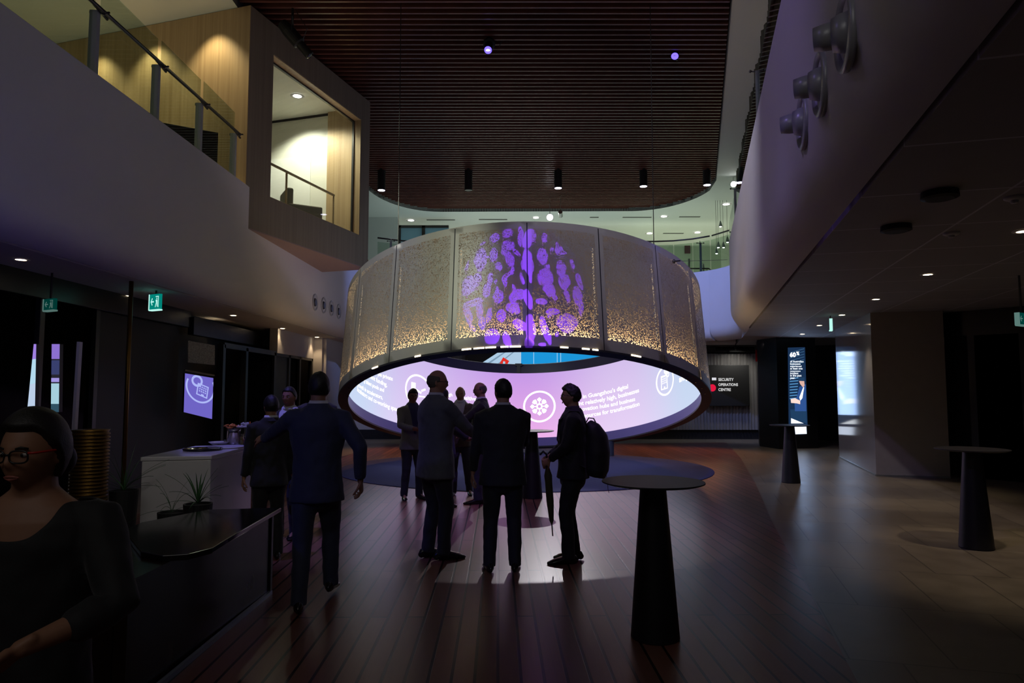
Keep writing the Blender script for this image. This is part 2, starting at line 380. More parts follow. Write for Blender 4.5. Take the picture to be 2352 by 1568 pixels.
# ------------------------------------------------------------------ the setting
R15 = math.radians(15.1); UR = V(math.sin(R15), math.cos(R15), 0); NR = V(math.cos(R15), -math.sin(R15), 0)   # right side runs along UR
CEIL = 8.9; SOF = 3.25; LEDGE = 5.46
def rline(y, off=0):                       # a point of the right bulkhead's face at depth y, shifted off to the right
    return V(2.68 + (y-6.63)*math.tan(R15), y, 0) + V(off/math.cos(R15), 0, 0)
def lline(y): return V(-5.1 + .0185*y, y, 0)
struct(MB().box((-16, -4, -.3), (20, 34, 0)).build('floor', M['tile']))
pr = [fl(1970, 1568), fl(1868, 1375), fl(1772, 1195), fl(1735, 1110), fl(1700, 1050), fl(1668, 1016)]
pw = [(1.9, -3)] + [(p.x, p.y) for p in pr] + [(3.5, 22.0), (-2.9, 22.0)] + [(q.x, q.y) for q in (fl(905, 1020), fl(850, 1030), fl(780, 1050))] + [(-4.4, 13), (-5.2, 9), (-5.4, -3)]
struct(MB().prism(pw, -.02, .004).build('floor_timber', M['timberfloor']))
# rug under the ring
ra, rb = fl(1205, 1130), fl(1205, 1040); rc = (ra+rb)/2; rr_ = (rb.y-ra.y)/2
rug = MB().lathe([(rr_*1.02, .004), (rr_*1.02, .014), (rr_*1.01, .018), (0, .018)], (0, 0, 0), 96).build('round_rug', M['rug'])
rug.location = (.28, rc.y, 0); rug.scale = (1.09, 1, 1)
tag(rug, 'large round dark blue rug on the timber floor under the ring', 'rug')

# bulkhead around the atrium: a swept profile with a rounded lower edge
def arc(c, r, a0, a1, n=8): return [V(c[0]+r*math.cos(math.radians(a0+(a1-a0)*i/n)), c[1]+r*math.sin(math.radians(a0+(a1-a0)*i/n)), 0) for i in range(n+1)]
def sweep(path, outs, prof, name, mat):
    mb = MB(); vs = []; n = len(prof)
    for p, o in zip(path, outs):
        for d, z in prof: vs.append(V(p.x, p.y, z) + o*d)
    fs = []
    for i in range(len(path)-1):
        for k in range(n): j = (k+1) % n; fs.append((i*n+k, (i+1)*n+k, (i+1)*n+j, i*n+j))
    fs.append(list(range(n))); fs.append([(len(path)-1)*n+k for k in range(n)][::-1])
    mb.add(vs, fs)
    o = mb.build(name, mat, smooth=True)
    md = o.modifiers.new('split', 'EDGE_SPLIT'); md.split_angle = math.radians(40)
    return struct(o)
def prof_round(r, zt=LEDGE, th=.35):
    pr_ = [(r*(1-math.cos(math.radians(a))), SOF + r*(1-math.sin(math.radians(a)))) for a in (90, 75, 60, 45, 30, 15, 0)]
    return pr_ + [(0, zt-.02), (.02, zt), (th, zt), (th, SOF+.3), (r, SOF+.3)]
def outs_of(path, left=True):
    o = []
    for i in range(len(path)):
        t = (path[min(i+1, len(path)-1)] - path[max(i-1, 0)]).normalized()
        o.append(V(-t.y, t.x, 0) if left else V(t.y, -t.x, 0))
    return o
lp = [lline(-3), lline(3), lline(8), lline(13), lline(17), lline(19.6)]
rearY = 22.0
lc = arc((-3.0, rearY-1.75), 1.75, 180, 90, 10)
rx = rline(rearY).x
rc_ = arc((rx-2.15, rearY-1.9), 1.9, 90, -15, 12)
path_l = lp + lc[1:6]
path_b = lc[5:] + rc_[:7]
path_r = rc_[6:] + [rline(y) for y in (17, 13, 10, 7, 4, 1, -3)]
sweep(path_l, outs_of(path_l), prof_round(.38), 'wall_left_bulkhead', M['white'])
sweep(path_b, outs_of(path_b), prof_round(.3), 'wall_rear_bulkhead', M['white'])
sweep(path_r, outs_of(path_r), prof_round(.42), 'wall_right_bulkhead', M['white'])
# lower ceilings
sl = [lline(-3) + V(-.42, 0, 0), lline(19.8) + V(-.42, 0, 0)]
struct(MB().prism([(-16, -3), (sl[0].x, -3), (sl[1].x, sl[1].y), (sl[1].x, 25), (-16, 25)], SOF-.01, SOF+.2).build('ceiling_left', M['soffit']))
a, b = rline(-3, .46), rline(25, .46)
struct(MB().prism([(a.x, -3), (20, -3), (20, 25), (b.x, 25)], SOF-.01, SOF+.2).build('ceiling_right', M['soffit_tile']))
struct(MB().prism([(sl[1].x+.02, rearY+.1), (b.x-.85, rearY+.1), (b.x+.0, 25), (sl[1].x+.02, 25)], SOF-.01, SOF+.2).build('ceiling_rear', M['soffit']))
# upper floor slab behind the bulkhead (upstairs)
struct(MB().prism([(-16, -3), (-5.6, -3), (-5.2, 20.5), (-3.6, 22.3), (5.2, 22.3), (7.6, 20), (1.9, -3), (20, -3), (20, 34), (-16, 34)], 4.7, 4.9).build('floor_upper', M['soffit']))
# upper ceiling with the rounded recess
def ellarc(cx, cy, rx_, ry_, a0, a1, n=14): return [(cx+rx_*math.cos(math.radians(a0+(a1-a0)*i/n)), cy+ry_*math.sin(math.radians(a0+(a1-a0)*i/n))) for i in range(n+1)]
def opR(y): return 4.2 + (y-12.6)*.271
hole = [(-5.15, 0), (opR(0), 0), (opR(23.0), 23.0)] + ellarc(opR(23.0)-2.3, 23.6, 2.45, 3.4, 10, 90) + ellarc(-2.9, 23.5, 2.3, 3.6, 90, 180)
struct(MB().prism([(-16, -3), (20, -3), (20, 34), (-16, 34)], CEIL, CEIL+.22, holes=[hole]).build('ceiling_upper', M['upper_ceil']))
struct(MB().prism([(p[0], p[1]) for p in hole], CEIL+.75, CEIL+.8).build('ceiling_recess', M['black']))
# black liner of the recess
lin = MB()
for i in range(len(hole)):
    p, q = hole[i], hole[(i+1) % len(hole)]
    lin.add([(p[0], p[1], CEIL-.012), (q[0], q[1], CEIL-.012), (q[0], q[1], CEIL+.75), (p[0], p[1], CEIL+.75)], [(0, 1, 2, 3)])
struct(lin.build('trim_recess', M['black']))
# timber slats
sl_ = MB(); yy = 9.0
import bisect
while yy < 27.0:
    xs = []
    n = len(hole)
    for i in range(n):
        p, q = hole[i], hole[(i+1) % n]
        if (p[1]-yy)*(q[1]-yy) < 0: xs.append(p[0] + (q[0]-p[0])*(yy-p[1])/(q[1]-p[1]))
    if len(xs) >= 2:
        sl_.box((min(xs)+.03, yy-.022, CEIL+.10), (max(xs)-.03, yy+.022, CEIL+.25))
        sl_.box((min(xs)+.03, yy-.1, CEIL+.25), (max(xs)-.03, yy+.1, CEIL+.265), 1)
    yy += .2
o = sl_.build('ceiling_slats', [M['slat'], M['black']]); struct(o)
# outer walls
struct(MB().box((-9.4, 24.2, 0), (12, 24.4, SOF+.2)).build('wall_rear', M['darkwall']))
struct(MB().box((-16, 33.5, 4.9), (20, 33.7, CEIL)).build('wall_rear_upper', M['upper_ceil']))
struct(MB().box((-12.3, -3, 4.9), (-12.1, 33.5, CEIL)).build('wall_left_upper', M['upper_ceil']))
# left wall downstairs: near facade dark, far part beige
LW = -6.45
struct(MB().box((LW-.3, -3, 0), (LW-.2, 17.3, SOF)).build('wall_left', M['black']))
struct(MB().box((-5.72, 20.2, 0), (-5.5, 24.2, SOF)).build('wall_left_far', M['soffit']))
def lwall_part(name, y0, y1, z0, z1, mat, x=LW, d=.12):
    return struct(MB().box((x-d, y0, z0), (x, y1, z1)).build(name, mat, bevel=.006))
lwall_part('wall_left_header', -3, 13.4, 2.92, SOF, M['darkwall'], x=LW+.12)
lwall_part('wall_left_header', 13.4, 17.1, 2.78, SOF-.12, M['darkwall'], x=LW+.18)
for i, (y0, y1) in enumerate([(2, 7.2), (10.6, 13.2)]):
    lwall_part('wall_left_panel', y0, y1, 0, 2.92, M['black'])
for y in (7.3, 8.25, 9.25, 10.5):
    lwall_part('trim_1', y-.05, y+.05, 0, 2.92, M['darkframe'], x=LW+.06)
struct(MB().box((LW-.02, 7.2, .05), (LW-.01, 10.6, 2.92)).build('window_1', M['glass_dark']))
# beige wall above the far doors, then black framed glazed doors
Yd0, Yd1 = 15.2, 20.4
struct(MB().box((-6.05, 17.0, 2.62), (-5.85, 20.2, SOF)).build('wall_left_beige', M['soffit']))
struct(MB().box((-6.05, 20.1, 0), (-5.6, 20.3, SOF)).build('wall_left_return', M['soffit']))
xd = -5.92
dk = MB()
for y in (13.9, 15.1, 16.9, 18.0, 18.9, 20.05): dk.box((xd-.06, y-.06, 0), (xd+.06, y+.06, 2.62))
dk.box((xd-.06, 13.9, 2.55), (xd+.06, 20.1, 2.66))
struct(dk.build('trim_2', M['darkframe']))
struct(MB().box((xd-.015, 15.15, .03), (xd+.005, 16.85, 2.55)).build('window_2', M['glass_dark']))
struct(MB().box((xd-.03, 16.95, .03), (xd+.03, 17.95, 2.55)).build('door_1', M['darkwall']))
struct(MB().box((xd-.015, 18.05, .03), (xd+.005, 20.0, 2.55)).build('window_3', M['glass_dark']))
struct(MB().box((-9.2, 16.9, 0), (-9.1, 20.5, SOF)).build('wall_left_room', pbr('teal_wall', (.05, .09, .09), .7)))
# rear wall: left pale panel and skirting
struct(MB().box((-5.5, 24.05, 0), (-2.7, 24.2, SOF)).build('wall_rear_pale', M['soffit']))
struct(MB().box((-9, 24.0, 0), (9.2, 24.06, .33)).build('baseboard_rear', M['black']))
# corrugated metal lining: a folded sheet along the rear wall
def corr(name, x0, x1, z0, z1, y, label):
    mb = MB(); n = int((x1-x0)/.055); vs = []; rnd = random.Random(3)
    for i in range(n+1):
        x = x0 + (x1-x0)*i/n; yy_ = y + (.035 if i % 2 else -.035)*(.7+.6*rnd.random())
        vs += [(x, yy_, z0), (x, yy_, z1)]
    fs = [(2*i, 2*i+2, 2*i+3, 2*i+1) for i in range(n)]
    # thickness: closed behind
    m0 = len(vs); vs += [(x0, y+.08, z0), (x1, y+.08, z0), (x1, y+.08, z1), (x0, y+.08, z1)]
    fs += [(m0+1, m0, m0+3, m0+2), (0, 1, m0+3, m0), (2*n+1, 2*n, m0+1, m0+2)]
    mb.add(vs, fs)
    return struct(mb.build(name, M['corr'], clean=False))
corr('wall_rear_corrugated', -4.4, -1.2, .33, 2.98, 23.9, '')
corr('wall_rear_corrugated', -1.2, 8.75, .33, 2.98, 23.9, '')
struct(MB().box((-4.6, 23.55, 3.02), (8.9, 23.75, 3.1)).build('trim_3', M['black']))
# right: red door wall, dark doors, pillars
struct(MB().prism([(8.75, 24.0), (11.9, 23.0), (20, 23.0), (20, 24.4), (8.75, 24.4)], 0, SOF).build('wall_rear_right', M['black']))
P0 = fl(2013, 1093); P1_ = fl(1928, 1050); P2_ = fl(2183, 1098)
pil = MB(); d1 = (P1_-P0); d2 = (P2_-P0)
far = P1_ + d2
pil.prism([(P0.x, P0.y), (P2_.x, P2_.y), (far.x, far.y), (P1_.x, P1_.y)], 0, SOF)
o = pil.build('wall_right_pillar', [M['pillar_matt'], M['pillar']]); struct(o)
for p in o.data.polygons:
    c = sum((o.data.vertices[i].co for i in p.vertices), Vector())/len(p.vertices)
    mid = (P0+P1_)/2
    if abs(p.normal.z) < .1 and (V(c.x, c.y, 0)-mid).length < .05: p.material_index = 1
struct(MB().box((0, 0, 0), (1, 1, 1)).build('x', M['black'])) and None
bpy.data.objects.remove(bpy.data.objects['x'])
tr = MB()
tr.bar(P0+V(-.01, -.01, 0)+V(0, 0, .015), P2_+V(0, -.012, .015), .02, .03); tr.bar(P0+V(-.012, 0, .015), P1_+V(-.012, 0, .015), .02, .03)
struct(tr.build('trim_4', M['steel']))
# dark wall to the right of the pillar, running towards the camera on the right
W0 = P2_ + V(.15, .4, 0); 
wd = V(.72, -1, 0).normalized()
def wr(t, off=0): return W0 + wd*t + V(-wd.y, wd.x, 0)*off
def wseg(name, t0, t1, z0, z1, mat, off=0, th=.1):
    a, b = wr(t0, off), wr(t1, off); c, d = wr(t1, off+th), wr(t0, off+th)
    return struct(MB().prism([(a.x, a.y), (b.x, b.y), (c.x, c.y), (d.x, d.y)], z0, z1).build(name, mat))
wseg('wall_right', .0, 12, 0, SOF, M['black'], .25)
wseg('wall_right_header', .0, 12, 2.75, SOF, M['darkwall'], .05)
wseg('trim_5', .5, .62, 0, 2.75, M['darkframe'], 0)
wseg('window_4', .62, 1.35, 0, 2.75, M['glass_dark'], .08, .02)
wseg('trim_5', 1.35, 1.5, 0, 2.75, M['darkframe'], 0)
wseg('door_2', 1.5, 2.5, 0, 2.6, M['reddoor'], .08, .05)
wseg('trim_5', 2.5, 2.75, 0, 2.75, M['darkframe'], 0)
wseg('wall_right_panel', 2.75, 6, 0, 2.75, M['darkwall'], .02)
# ribbed curtain above the right bulkhead
cu = MB(); vs = []; n = 240
for i in range(n+1):
    y = 5 + 17.2*i/n; p = rline(y, .62 + .05*math.sin(i*1.9) + .03*math.sin(i*.31))
    vs += [(p.x, p.y, 5.0), (p.x, p.y, CEIL)]
cu.add(vs, [(2*i, 2*i+1, 2*i+3, 2*i+2) for i in range(n)])
o = cu.build('long_curtain', M['curtain'], smooth=True); so = o.modifiers.new('t', 'SOLIDIFY'); so.thickness = .02
tag(o, 'long dark pleated curtain hanging behind the right balcony glass', 'curtain')
# glass and rail upstairs right
def rail_run(name, pts, z0, zg, zr, label, posts, railoff, mat_rail, rad=.025, rail_pts=None, cat='balustrade', clampdir=None):
    root = empty(name, (pts[0].x, pts[0].y, z0), 0, label, cat)
    org = root.location
    for i in range(len(pts)-1):
        a, b = pts[i], pts[i+1]; t = (b-a).normalized(); a2 = a + t*.015; b2 = b - t*.015; nn = V(-t.y, t.x, 0)*.006
        mb = MB(); mb.add([V(p.x, p.y, z)+s_*nn for s_ in (-1, 1) for (p, z) in ((a2, z0), (b2, z0), (b2, zg), (a2, zg))],
                          [(0, 1, 2, 3), (7, 6, 5, 4), (0, 4, 5, 1), (1, 5, 6, 2), (2, 6, 7, 3), (3, 7, 4, 0)])
        mb.build('glass_panel', M['glass'], root, org=org)
    rp = rail_pts or [V(p.x, p.y, zr) for p in pts]
    MB().tube([p+railoff for p in rp], rad, 10).build('handrail', mat_rail, root, smooth=True, org=org)
    for p in posts:
        po = MB().box((p.x-.035, p.y-.012, z0), (p.x+.035, p.y+.012, zr-.08)).build('post', M['steel'], root, org=org)
        cl = MB(); c = V(p.x, p.y, zr-.1)
        cl.tube([c, c+railoff*.5+V(0, 0, .03), c+railoff+V(0, 0, .09)], .011, 6)
        for sx_ in (-1, 1): cl.tube([c, c+V(.1*sx_, 0, .01)], .01, 6); cl.ell(c+V(.11*sx_, 0, .01), (.022, .022, .022), 8, 6)
        cl.build('clamp', M['steel_dark'], po, smooth=True, org=org)
    return root
rb_pts = [V(p.x, p.y-.0, 0)+o_*.12 for p, o_ in zip(path_b, outs_of(path_b))]
rr_pts = [V(p.x, p.y, 0)+o_*.12 for p, o_ in zip(path_r, outs_of(path_r))]
lowx = [p for p in rb_pts if -3.2 < p.x < 5.3]
keep = [rb_pts[0], rb_pts[3], rb_pts[5], V(-1.2, rearY+.12, 0), V(.8, rearY+.12, 0), V(2.8, rearY+.12, 0)] + [p for p in rb_pts if p.x > 4.4][::2]
rail_run('glass_balustrade', keep, LEDGE, LEDGE+.98, LEDGE+1.12, 'curved glass balustrade with dark handrail on the far balcony above the ring', [V(4.55, 22.12, 0), V(6.15, 22.0, 0), V(-3.9, 21.7, 0), V(-1.2, 22.12, 0), V(2.0, 22.12, 0)], V(0, .05, 0), M['steel_dark'])
rail_run('glass_balustrade', [rr_pts[0], rr_pts[3]] + [rline(y, .12) for y in (19, 16, 13, 10, 7)], LEDGE, LEDGE+.98, LEDGE+1.12, 'glass balustrade along the top of the right bulkhead', [rline(y, .12) for y in (16, 10)], V(0.05, 0, 0), M['steel_dark'])
# left balustrade: tall glass, flat steel fins, round handrail held on clamps
lpst = [lline(y) + V(-.14, 0, 0) for y in (4.0, 6.0, 8.1, 9.5, 10.8, 12.1)]
root = empty('glass_balustrade', (lpst[0].x, lpst[0].y, LEDGE), 0, 'glass balustrade with steel fins beside the pale timber wall, upper left', 'balustrade')
org = root.location
for i in range(len(lpst)-1):
    a, b = lpst[i]+V(0, .03, 0), lpst[i+1]+V(0, -.03, 0)
    MB().box((a.x-.006, a.y, LEDGE-.2), (a.x+.006, b.y, LEDGE+1.26)).build('glass_panel', M['glass'], root, org=org)
for p in lpst[1:]:
    po = MB().box((p.x-.075, p.y-.07, LEDGE-.2), (p.x+.02, p.y+.0, LEDGE+.86)).build('fin', M['nozzle'], root, org=org)
    c = V(p.x+.03, p.y, LEDGE+.86)
    MB().tube([c+V(-.12, 0, 0), c+V(.10, 0, 0)], .014, 8).tube([c+V(0, -.16, .02), c+V(0, .12, -.02)], .018, 8).ell(c+V(-.12, 0, 0), (.03,)*3, 8, 6).ell(c+V(.03, .0, 0), (.035,)*3, 8, 6).build('clamp', M['steel_dark'], po, smooth=True, org=org)
MB().tube([V(p.x+.06, p.y, LEDGE+.87) for p in (lpst[0], lpst[-1])], .026, 12).build('handrail', M['steel_dark'], root, smooth=True, org=org)
# ------------------------------------------------------------------ the timber pod
A17 = math.radians(17.3); U = V(math.sin(A17), math.cos(A17), 0); W = V(-math.cos(A17), math.sin(A17), 0)
BC = atZ(577, 14, CEIL-.02); BC = V(BC.x, BC.y, 0); 
def pp(s, w_, z=0): return BC + U*s + W*w_ + V(0, 0, z)
BL = 4.52; zb, zt = 4.68, CEIL-.01
pod = empty('meeting_pod', (BC.x, BC.y, zb), 0, 'pale timber meeting pod with a large lit window jutting over the hall', 'room')
po_ = pod.location
def pbox(mb, s0, s1, w0, w1, z0, z1, mi=0):
    vs = [pp(s, w_, z) for z in (z0, z1) for s, w_ in ((s0, w0), (s1, w0), (s1, w1), (s0, w1))]
    return mb.add(vs, [(0, 1, 2, 3), (7, 6, 5, 4), (0, 4, 5, 1), (1, 5, 6, 2), (2, 6, 7, 3), (3, 7, 4, 0)], mi)
# window opening in the s-z plane
wz0, wz1, ws0, ws1 = 5.42, 8.28, .70, 4.10
fr = MB()
pbox(fr, 0, ws0, 0, .28, zb, zt); pbox(fr, ws1, BL, 0, .28, zb, zt); pbox(fr, ws0, ws1, 0, .28, zb, wz0); pbox(fr, ws0, ws1, 0, .28, wz1, zt)
fr.build('window_surround', M['timber_grey'], pod, org=po_)
sd = MB(); pbox(sd, -.015, 0, .0, 7.6, zb, zt); sd.build('side_cladding', M['timber'], pod, org=po_)
un = MB(); pbox(un, 0, BL, .0, 5.5, zb-.02, zb); un.build('underside', pbr('pod_underside', (.34, .24, .22), .7), pod, org=po_)
rv = MB(); t_ = .012
pbox(rv, ws0, ws1, .01, .29, wz1-t_, wz1); pbox(rv, ws1-t_, ws1, .01, .29, wz0, wz1); pbox(rv, ws0, ws1, .01, .29, wz0, wz0+t_); pbox(rv, ws0, ws0+t_, .01, .29, wz0, wz1)
rv.build('reveal_lining', M['timber'], pod, org=po_)
gl = MB(); pbox(gl, ws0, ws1, .20, .21, wz0, wz1); gl.build('window_pane', M['window'], pod, org=po_)
wf = MB()
for s in (ws0+.02, ws1-.02): pbox(wf, s-.02, s+.02, .18, .23, wz0, wz1)
pbox(wf, ws0, ws1, .18, .23, wz1-.05, wz1-.01); pbox(wf, ws0, ws1, .18, .23, wz0, wz0+.03)
wf.build('pane_frame', M['darkframe'], pod, org=po_)
# inside
PW = pbr('pod_wall', (.72, .71, .62), .6)
iw = MB(); pbox(iw, 0.02, .08, .28, 3.9, 4.9, zt); pbox(iw, 4.25, 4.5, .95, 3.9, 4.9, zt); pbox(iw, 0.02, 4.5, 3.8, 3.9, 4.9, zt)
iw.build('inner_wall', PW, pod, org=po_)
tn = MB(); pbox(tn, 4.16, 4.5, .28, .98, 4.9, zt); tn.build('timber_nib', M['timber'], pod, org=po_)
ic = MB(); pbox(ic, .02, 4.5, .28, 3.9, 8.62, 8.7); ic.build('inner_ceiling', PW, pod, org=po_)
gp = MB(); pbox(gp, 4.22, 4.25, .98, 3.8, 8.57, 8.62); gp.build('shadow_gap', M['black'], pod, org=po_)
fl_ = MB(); pbox(fl_, .02, 4.5, .28, 3.9, 5.2, 5.3); fl_.build('inner_floor', pbr('pod_carpet', (.12, .11, .1), .9), pod, org=po_)
wb = MB(); pbox(wb, 4.235, 4.25, 1.5, 3.6, 5.6, 7.6); pbox(wb, 4.20, 4.25, 1.3, 3.7, 5.5, 5.54); wb.build('whiteboard', pbr('whiteboard', (.8, .8, .74), .25), pod, org=po_)
# lamps in the pod
def downlight(loc, r, mat, label, cat='ceiling light', group=None, trim='white', nrm=V(0,0,-1), depth=.02):
    root = empty('downlight', loc, 0, label, cat, group)
    MB().lathe([(r*1.0, -.004), (r*1.22, -.006), (r*1.25, 0), (r*1.0, 0)], (0,0,0), 24).build('trim_ring', M[trim], root, smooth=True)
    MB().lathe([(0, .006), (r, .006), (r, -.001), (r*.6, -.006), (0, -.008)], (0,0,0), 24).build('diffuser', M[mat], root, smooth=True)
    return root
q = atZ(683, 220, 8.615); downlight((q.x, q.y, 8.61), .13, 'lamp_white', 'round downlight in the ceiling inside the timber pod')
spot((q.x, q.y, 8.58), (q.x, q.y, 0), 130, (1, .97, .80), 150, .6, .12)
l2 = pp(3.3, 1.6, 8.5); spot(l2, l2+V(.25, .5, -2), 200, (1, .97, .80), 120, .5, .08)
l3 = pp(3.2, .9, 8.3); spot(l3, l3+V(.5, .9, -1.4), 60, (1, .92, .66), 90, .5, .08)
# handrail behind the pod window
hr = empty('timber_rail', pp(1, .5, 5.3), 0, 'thin timber handrail behind the pod window', 'handrail'); ho = hr.location
ra_, rb_ = pp(.72, .42, 6.30), pp(3.62, .42, 6.30)
MB().bar(ra_, rb_, .04, .04).build('top_rail', M['timber'], hr, org=ho)
for s in (1.78, 3.6):
    MB().bar(pp(s, .42, 5.3), pp(s, .42, 6.28), .05, .03).build('upright', M['timber'], hr, org=ho)
# armchair and patterned cushion
def armchair(loc, rz):
    r = empty('armchair', loc, rz, 'grey upholstered armchair just inside the pod window', 'chair')
    F = pbr('grey_upholstery', (.22, .20, .15), .85, noise_amt=.1, nscale=30)
    MB().box((-.38, -.36, .14), (.38, .34, .42)).build('seat', F, r, bevel=.05)
    MB().box((-.38, .28, .3), (.38, .44, .98)).build('backrest', F, r, bevel=.05)
    MB().box((-.46, -.36, .14), (-.36, .4, .6)).build('armrest', F, r, bevel=.04); MB().box((.36, -.36, .14), (.46, .4, .6)).build('armrest', F, r, bevel=.04)
    for sx_ in (-1, 1):
        for sy in (-1, 1): MB().tube([(sx_*.36, sy*.3, .15), (sx_*.38, sy*.32, 0)], [.022, .015], 8).build('leg', M['steel_dark'], r)
c = pp(3.2, 1.0, 5.3); armchair(c, math.radians(120))
FL = pbr('floral_fabric', (.25, .26, .17), .9, noise_amt=1.0, nscale=26)
# person in a patterned top sitting by the pod window (only shoulder shows)
c = pp(.80, .95, 5.3)
POD_SITTER = c
# little lamp in the corner of the pod base, copper wall light
cl_ = empty('corner_light', pp(4.5, -.06, 4.72), 0, 'small copper spotlight glowing at the pod corner by the ring', 'lamp'); co = cl_.location
d_ = atY(838, 598, 16.9); MB().tube([d_, d_+V(.06, -.05, -.22)], [.085, .10], 20, cap=True).build('shade', M['copper'], cl_, smooth=False, org=co)
MB().ell(d_+V(.063, -.053, -.225), (.07, .07, .012), 16, 6).build('bulb', M['lamp_warm'], cl_, org=co)
MB().tube([pp(4.45, .02, 4.78), d_], .015, 8).build('bracket', M['steel_dark'], cl_, org=co)
spot(d_+V(.06, -.14, -.25), (.2, 14, 1), 8, (1, .6, .35), 120, .8, .05)
# black screen on a stand, upstairs left
tvroot = empty('display_screen', (-5.85, 11.75, 4.9), 0, 'black freestanding display screen behind the left balustrade', 'screen')
a = atY(345, 279, 11.55); b = atY(501, 304, 12.12)
tvd = V(b.x-a.x, b.y-a.y, 0); L_ = tvd.length; tvd.normalize(); tn_ = V(-tvd.y, tvd.x, 0)
zt_ = (a.z+b.z)/2
mb = MB(); a0 = V(a.x, a.y, 0); b0 = V(b.x, b.y, 0)
mb.add([p+s_*tn_*.03+V(0, 0, z) for s_ in (-1, 1) for p, z in ((a0, zt_-.66), (b0, zt_-.66), (b0, zt_), (a0, zt_))], [(0, 1, 2, 3), (7, 6, 5, 4), (0, 4, 5, 1), (1, 5, 6, 2), (2, 6, 7, 3), (3, 7, 4, 0)])
mb.build('panel', M['black'], tvroot, org=tvroot.location, bevel=.008)
mid = (a0+b0)/2
MB().bar(mid+V(0, 0, 4.92), mid+V(0, 0, zt_-.6)+tn_*.05, .08, .06, up=(1, 0, 0)).box((mid.x-.35, mid.y-.25, 4.9), (mid.x+.35, mid.y+.25, 4.93)).build('stand', M['darkframe'], tvroot, org=tvroot.location)
# wall washers on the timber side cladding
for w_ in (.75, 2.2, 3.6, 5.2):
    p = pp(-.45, w_, 8.8); spot(p, p+V(.05, .12, -1) if False else pp(-.2, w_, 6.4), 125, (1, .85, .52), 88, .7, .05)
area((-7.6, 9.5, 5.1), (-7.6, 9.5, 9), 30, (1, .9, .6), 3, 4)
# upstairs rear lighting
for x in (-6, -2, 2, 6, 9): spot((x, 29.8, 8.7), (x, 30.5, 5), 260, (.95, 1, .86), 150, .6, .15)
area((1, 27.5, 5.0), (1, 28, 9), 210, (.76, .94, .92), 12, 7)
area((8.3, 29, 5.0), (8.3, 29, 9), 90, (.9, 1, .7), 5, 7)
# ------------------------------------------------------------------ the tilted ring
RC = V(.259, 14.786, 1.275); RT = .292; RR = 3.90; RH = 2.31; RG = .16
E1 = V(1, 0, 0); E2 = V(0, math.cos(RT), -math.sin(RT)); EN = V(0, math.sin(RT), math.cos(RT))
def rp(phi, r, a):                          # phi = 0 at the far side, positive to the right
    return RC + E1*(r*math.sin(phi)) + E2*(r*math.cos(phi)) + EN*a
ring = empty('tilted_screen_ring', (RC.x, RC.y, 0), 0, 'huge tilted ring of perforated metal panels with a glowing screen inside', 'screen ring')
ro = ring.location
def rgrid(mb, p0, p1, n, prof, mi=0, closed=False):
    """prof: list of (r, a); faces between successive profile points along phi"""
    vs = []; m = len(prof)
    for i in range(n+1):
        ph = p0 + (p1-p0)*i/n
        for r, a in prof: vs.append(rp(ph, r, a))
    fs = []
    for i in range(n):
        for k in range(m if closed else m-1):
            j = (k+1) % m; fs.append((i*m+k, (i+1)*m+k, (i+1)*m+j, i*m+j))
    if closed and abs(p1-p0) < 2*PI-1e-3: fs.append(list(range(m))); fs.append([n*m+k for k in range(m)][::-1])
    return mb.add(vs, fs, mi)
def ruv(v):
    d = v - RC; x, y, a = d.dot(E1), d.dot(E2), d.dot(EN)
    return (math.atan2(x, y)*RR, a)
# seams measured on the photograph: panels of 18 degrees, one seam near the front centre
SEAM0 = PI; NP = 19; DP = 2*PI/NP
def front_bulge(phi): return 0
for k in range(NP):
    p0 = SEAM0 + k*DP + .0025; p1 = SEAM0 + (k+1)*DP - .0025
    mb = MB(); n = 8; e = .018
    def strip(q0, q1, a0, a1, mi, nn): rgrid(mb, q0, q1, nn, [(RR, a0), (RR, a1)], mi)
    ab, at = .20, RH-.13
    strip(p0, p1, .0, ab, 0, n); strip(p0, p1, at, RH, 0, n)
    strip(p0, p0+e, ab, at, 0, 1); strip(p1-e, p1, ab, at, 0, 1); strip(p0+e, p1-e, ab, at, 1, n-1)
    rgrid(mb, p0, p0+.0002, 1, [(RR, 0), (RR-.03, 0), (RR-.03, RH), (RR, RH)], 0); rgrid(mb, p1-.0002, p1, 1, [(RR, 0), (RR-.03, 0), (RR-.03, RH), (RR, RH)], 0)
    jn = MB(); rgrid(jn, p0-.008, p0+.004, 1, [(RR-.010, .0), (RR-.004, .0), (RR-.004, RH), (RR-.010, RH)], 0, closed=True); jn.build('panel_joint', M['rim_dark'], ring, org=ro)
    o = mb.build('perforated_panel', [M['skin_metal'], M['perf']], ring, org=ro, uvf=ruv, smooth=True)
    md = o.modifiers.new('s', 'EDGE_SPLIT')
# backing drum of the screen, lit from below in the cavity
mb = MB(); rgrid(mb, 0, 2*PI, 120, [(RR-RG+.02, .06), (RR-RG+.02, RH-.02)])
mb.build('backing_drum', pbr('drum_back', (.42, .36, .28), .7), ring, org=ro, smooth=True)
# dark bottom and top rims
mb = MB(); rgrid(mb, 0, 2*PI, 120, [(RR+.002, .004), (RR+.002, -.03), (RR-RG-.04, -.03), (RR-RG-.04, .004)], 0, closed=True)
mb.build('bottom_rim', M['rim_dark'], ring, org=ro)
mb = MB(); rgrid(mb, 0, 2*PI, 120, [(RR, RH-.01), (RR, RH+.012), (RR-RG, RH+.012), (RR-RG, RH-.01)], 0, closed=True)
mb.build('top_rim', M['skin_metal'], ring, org=ro)
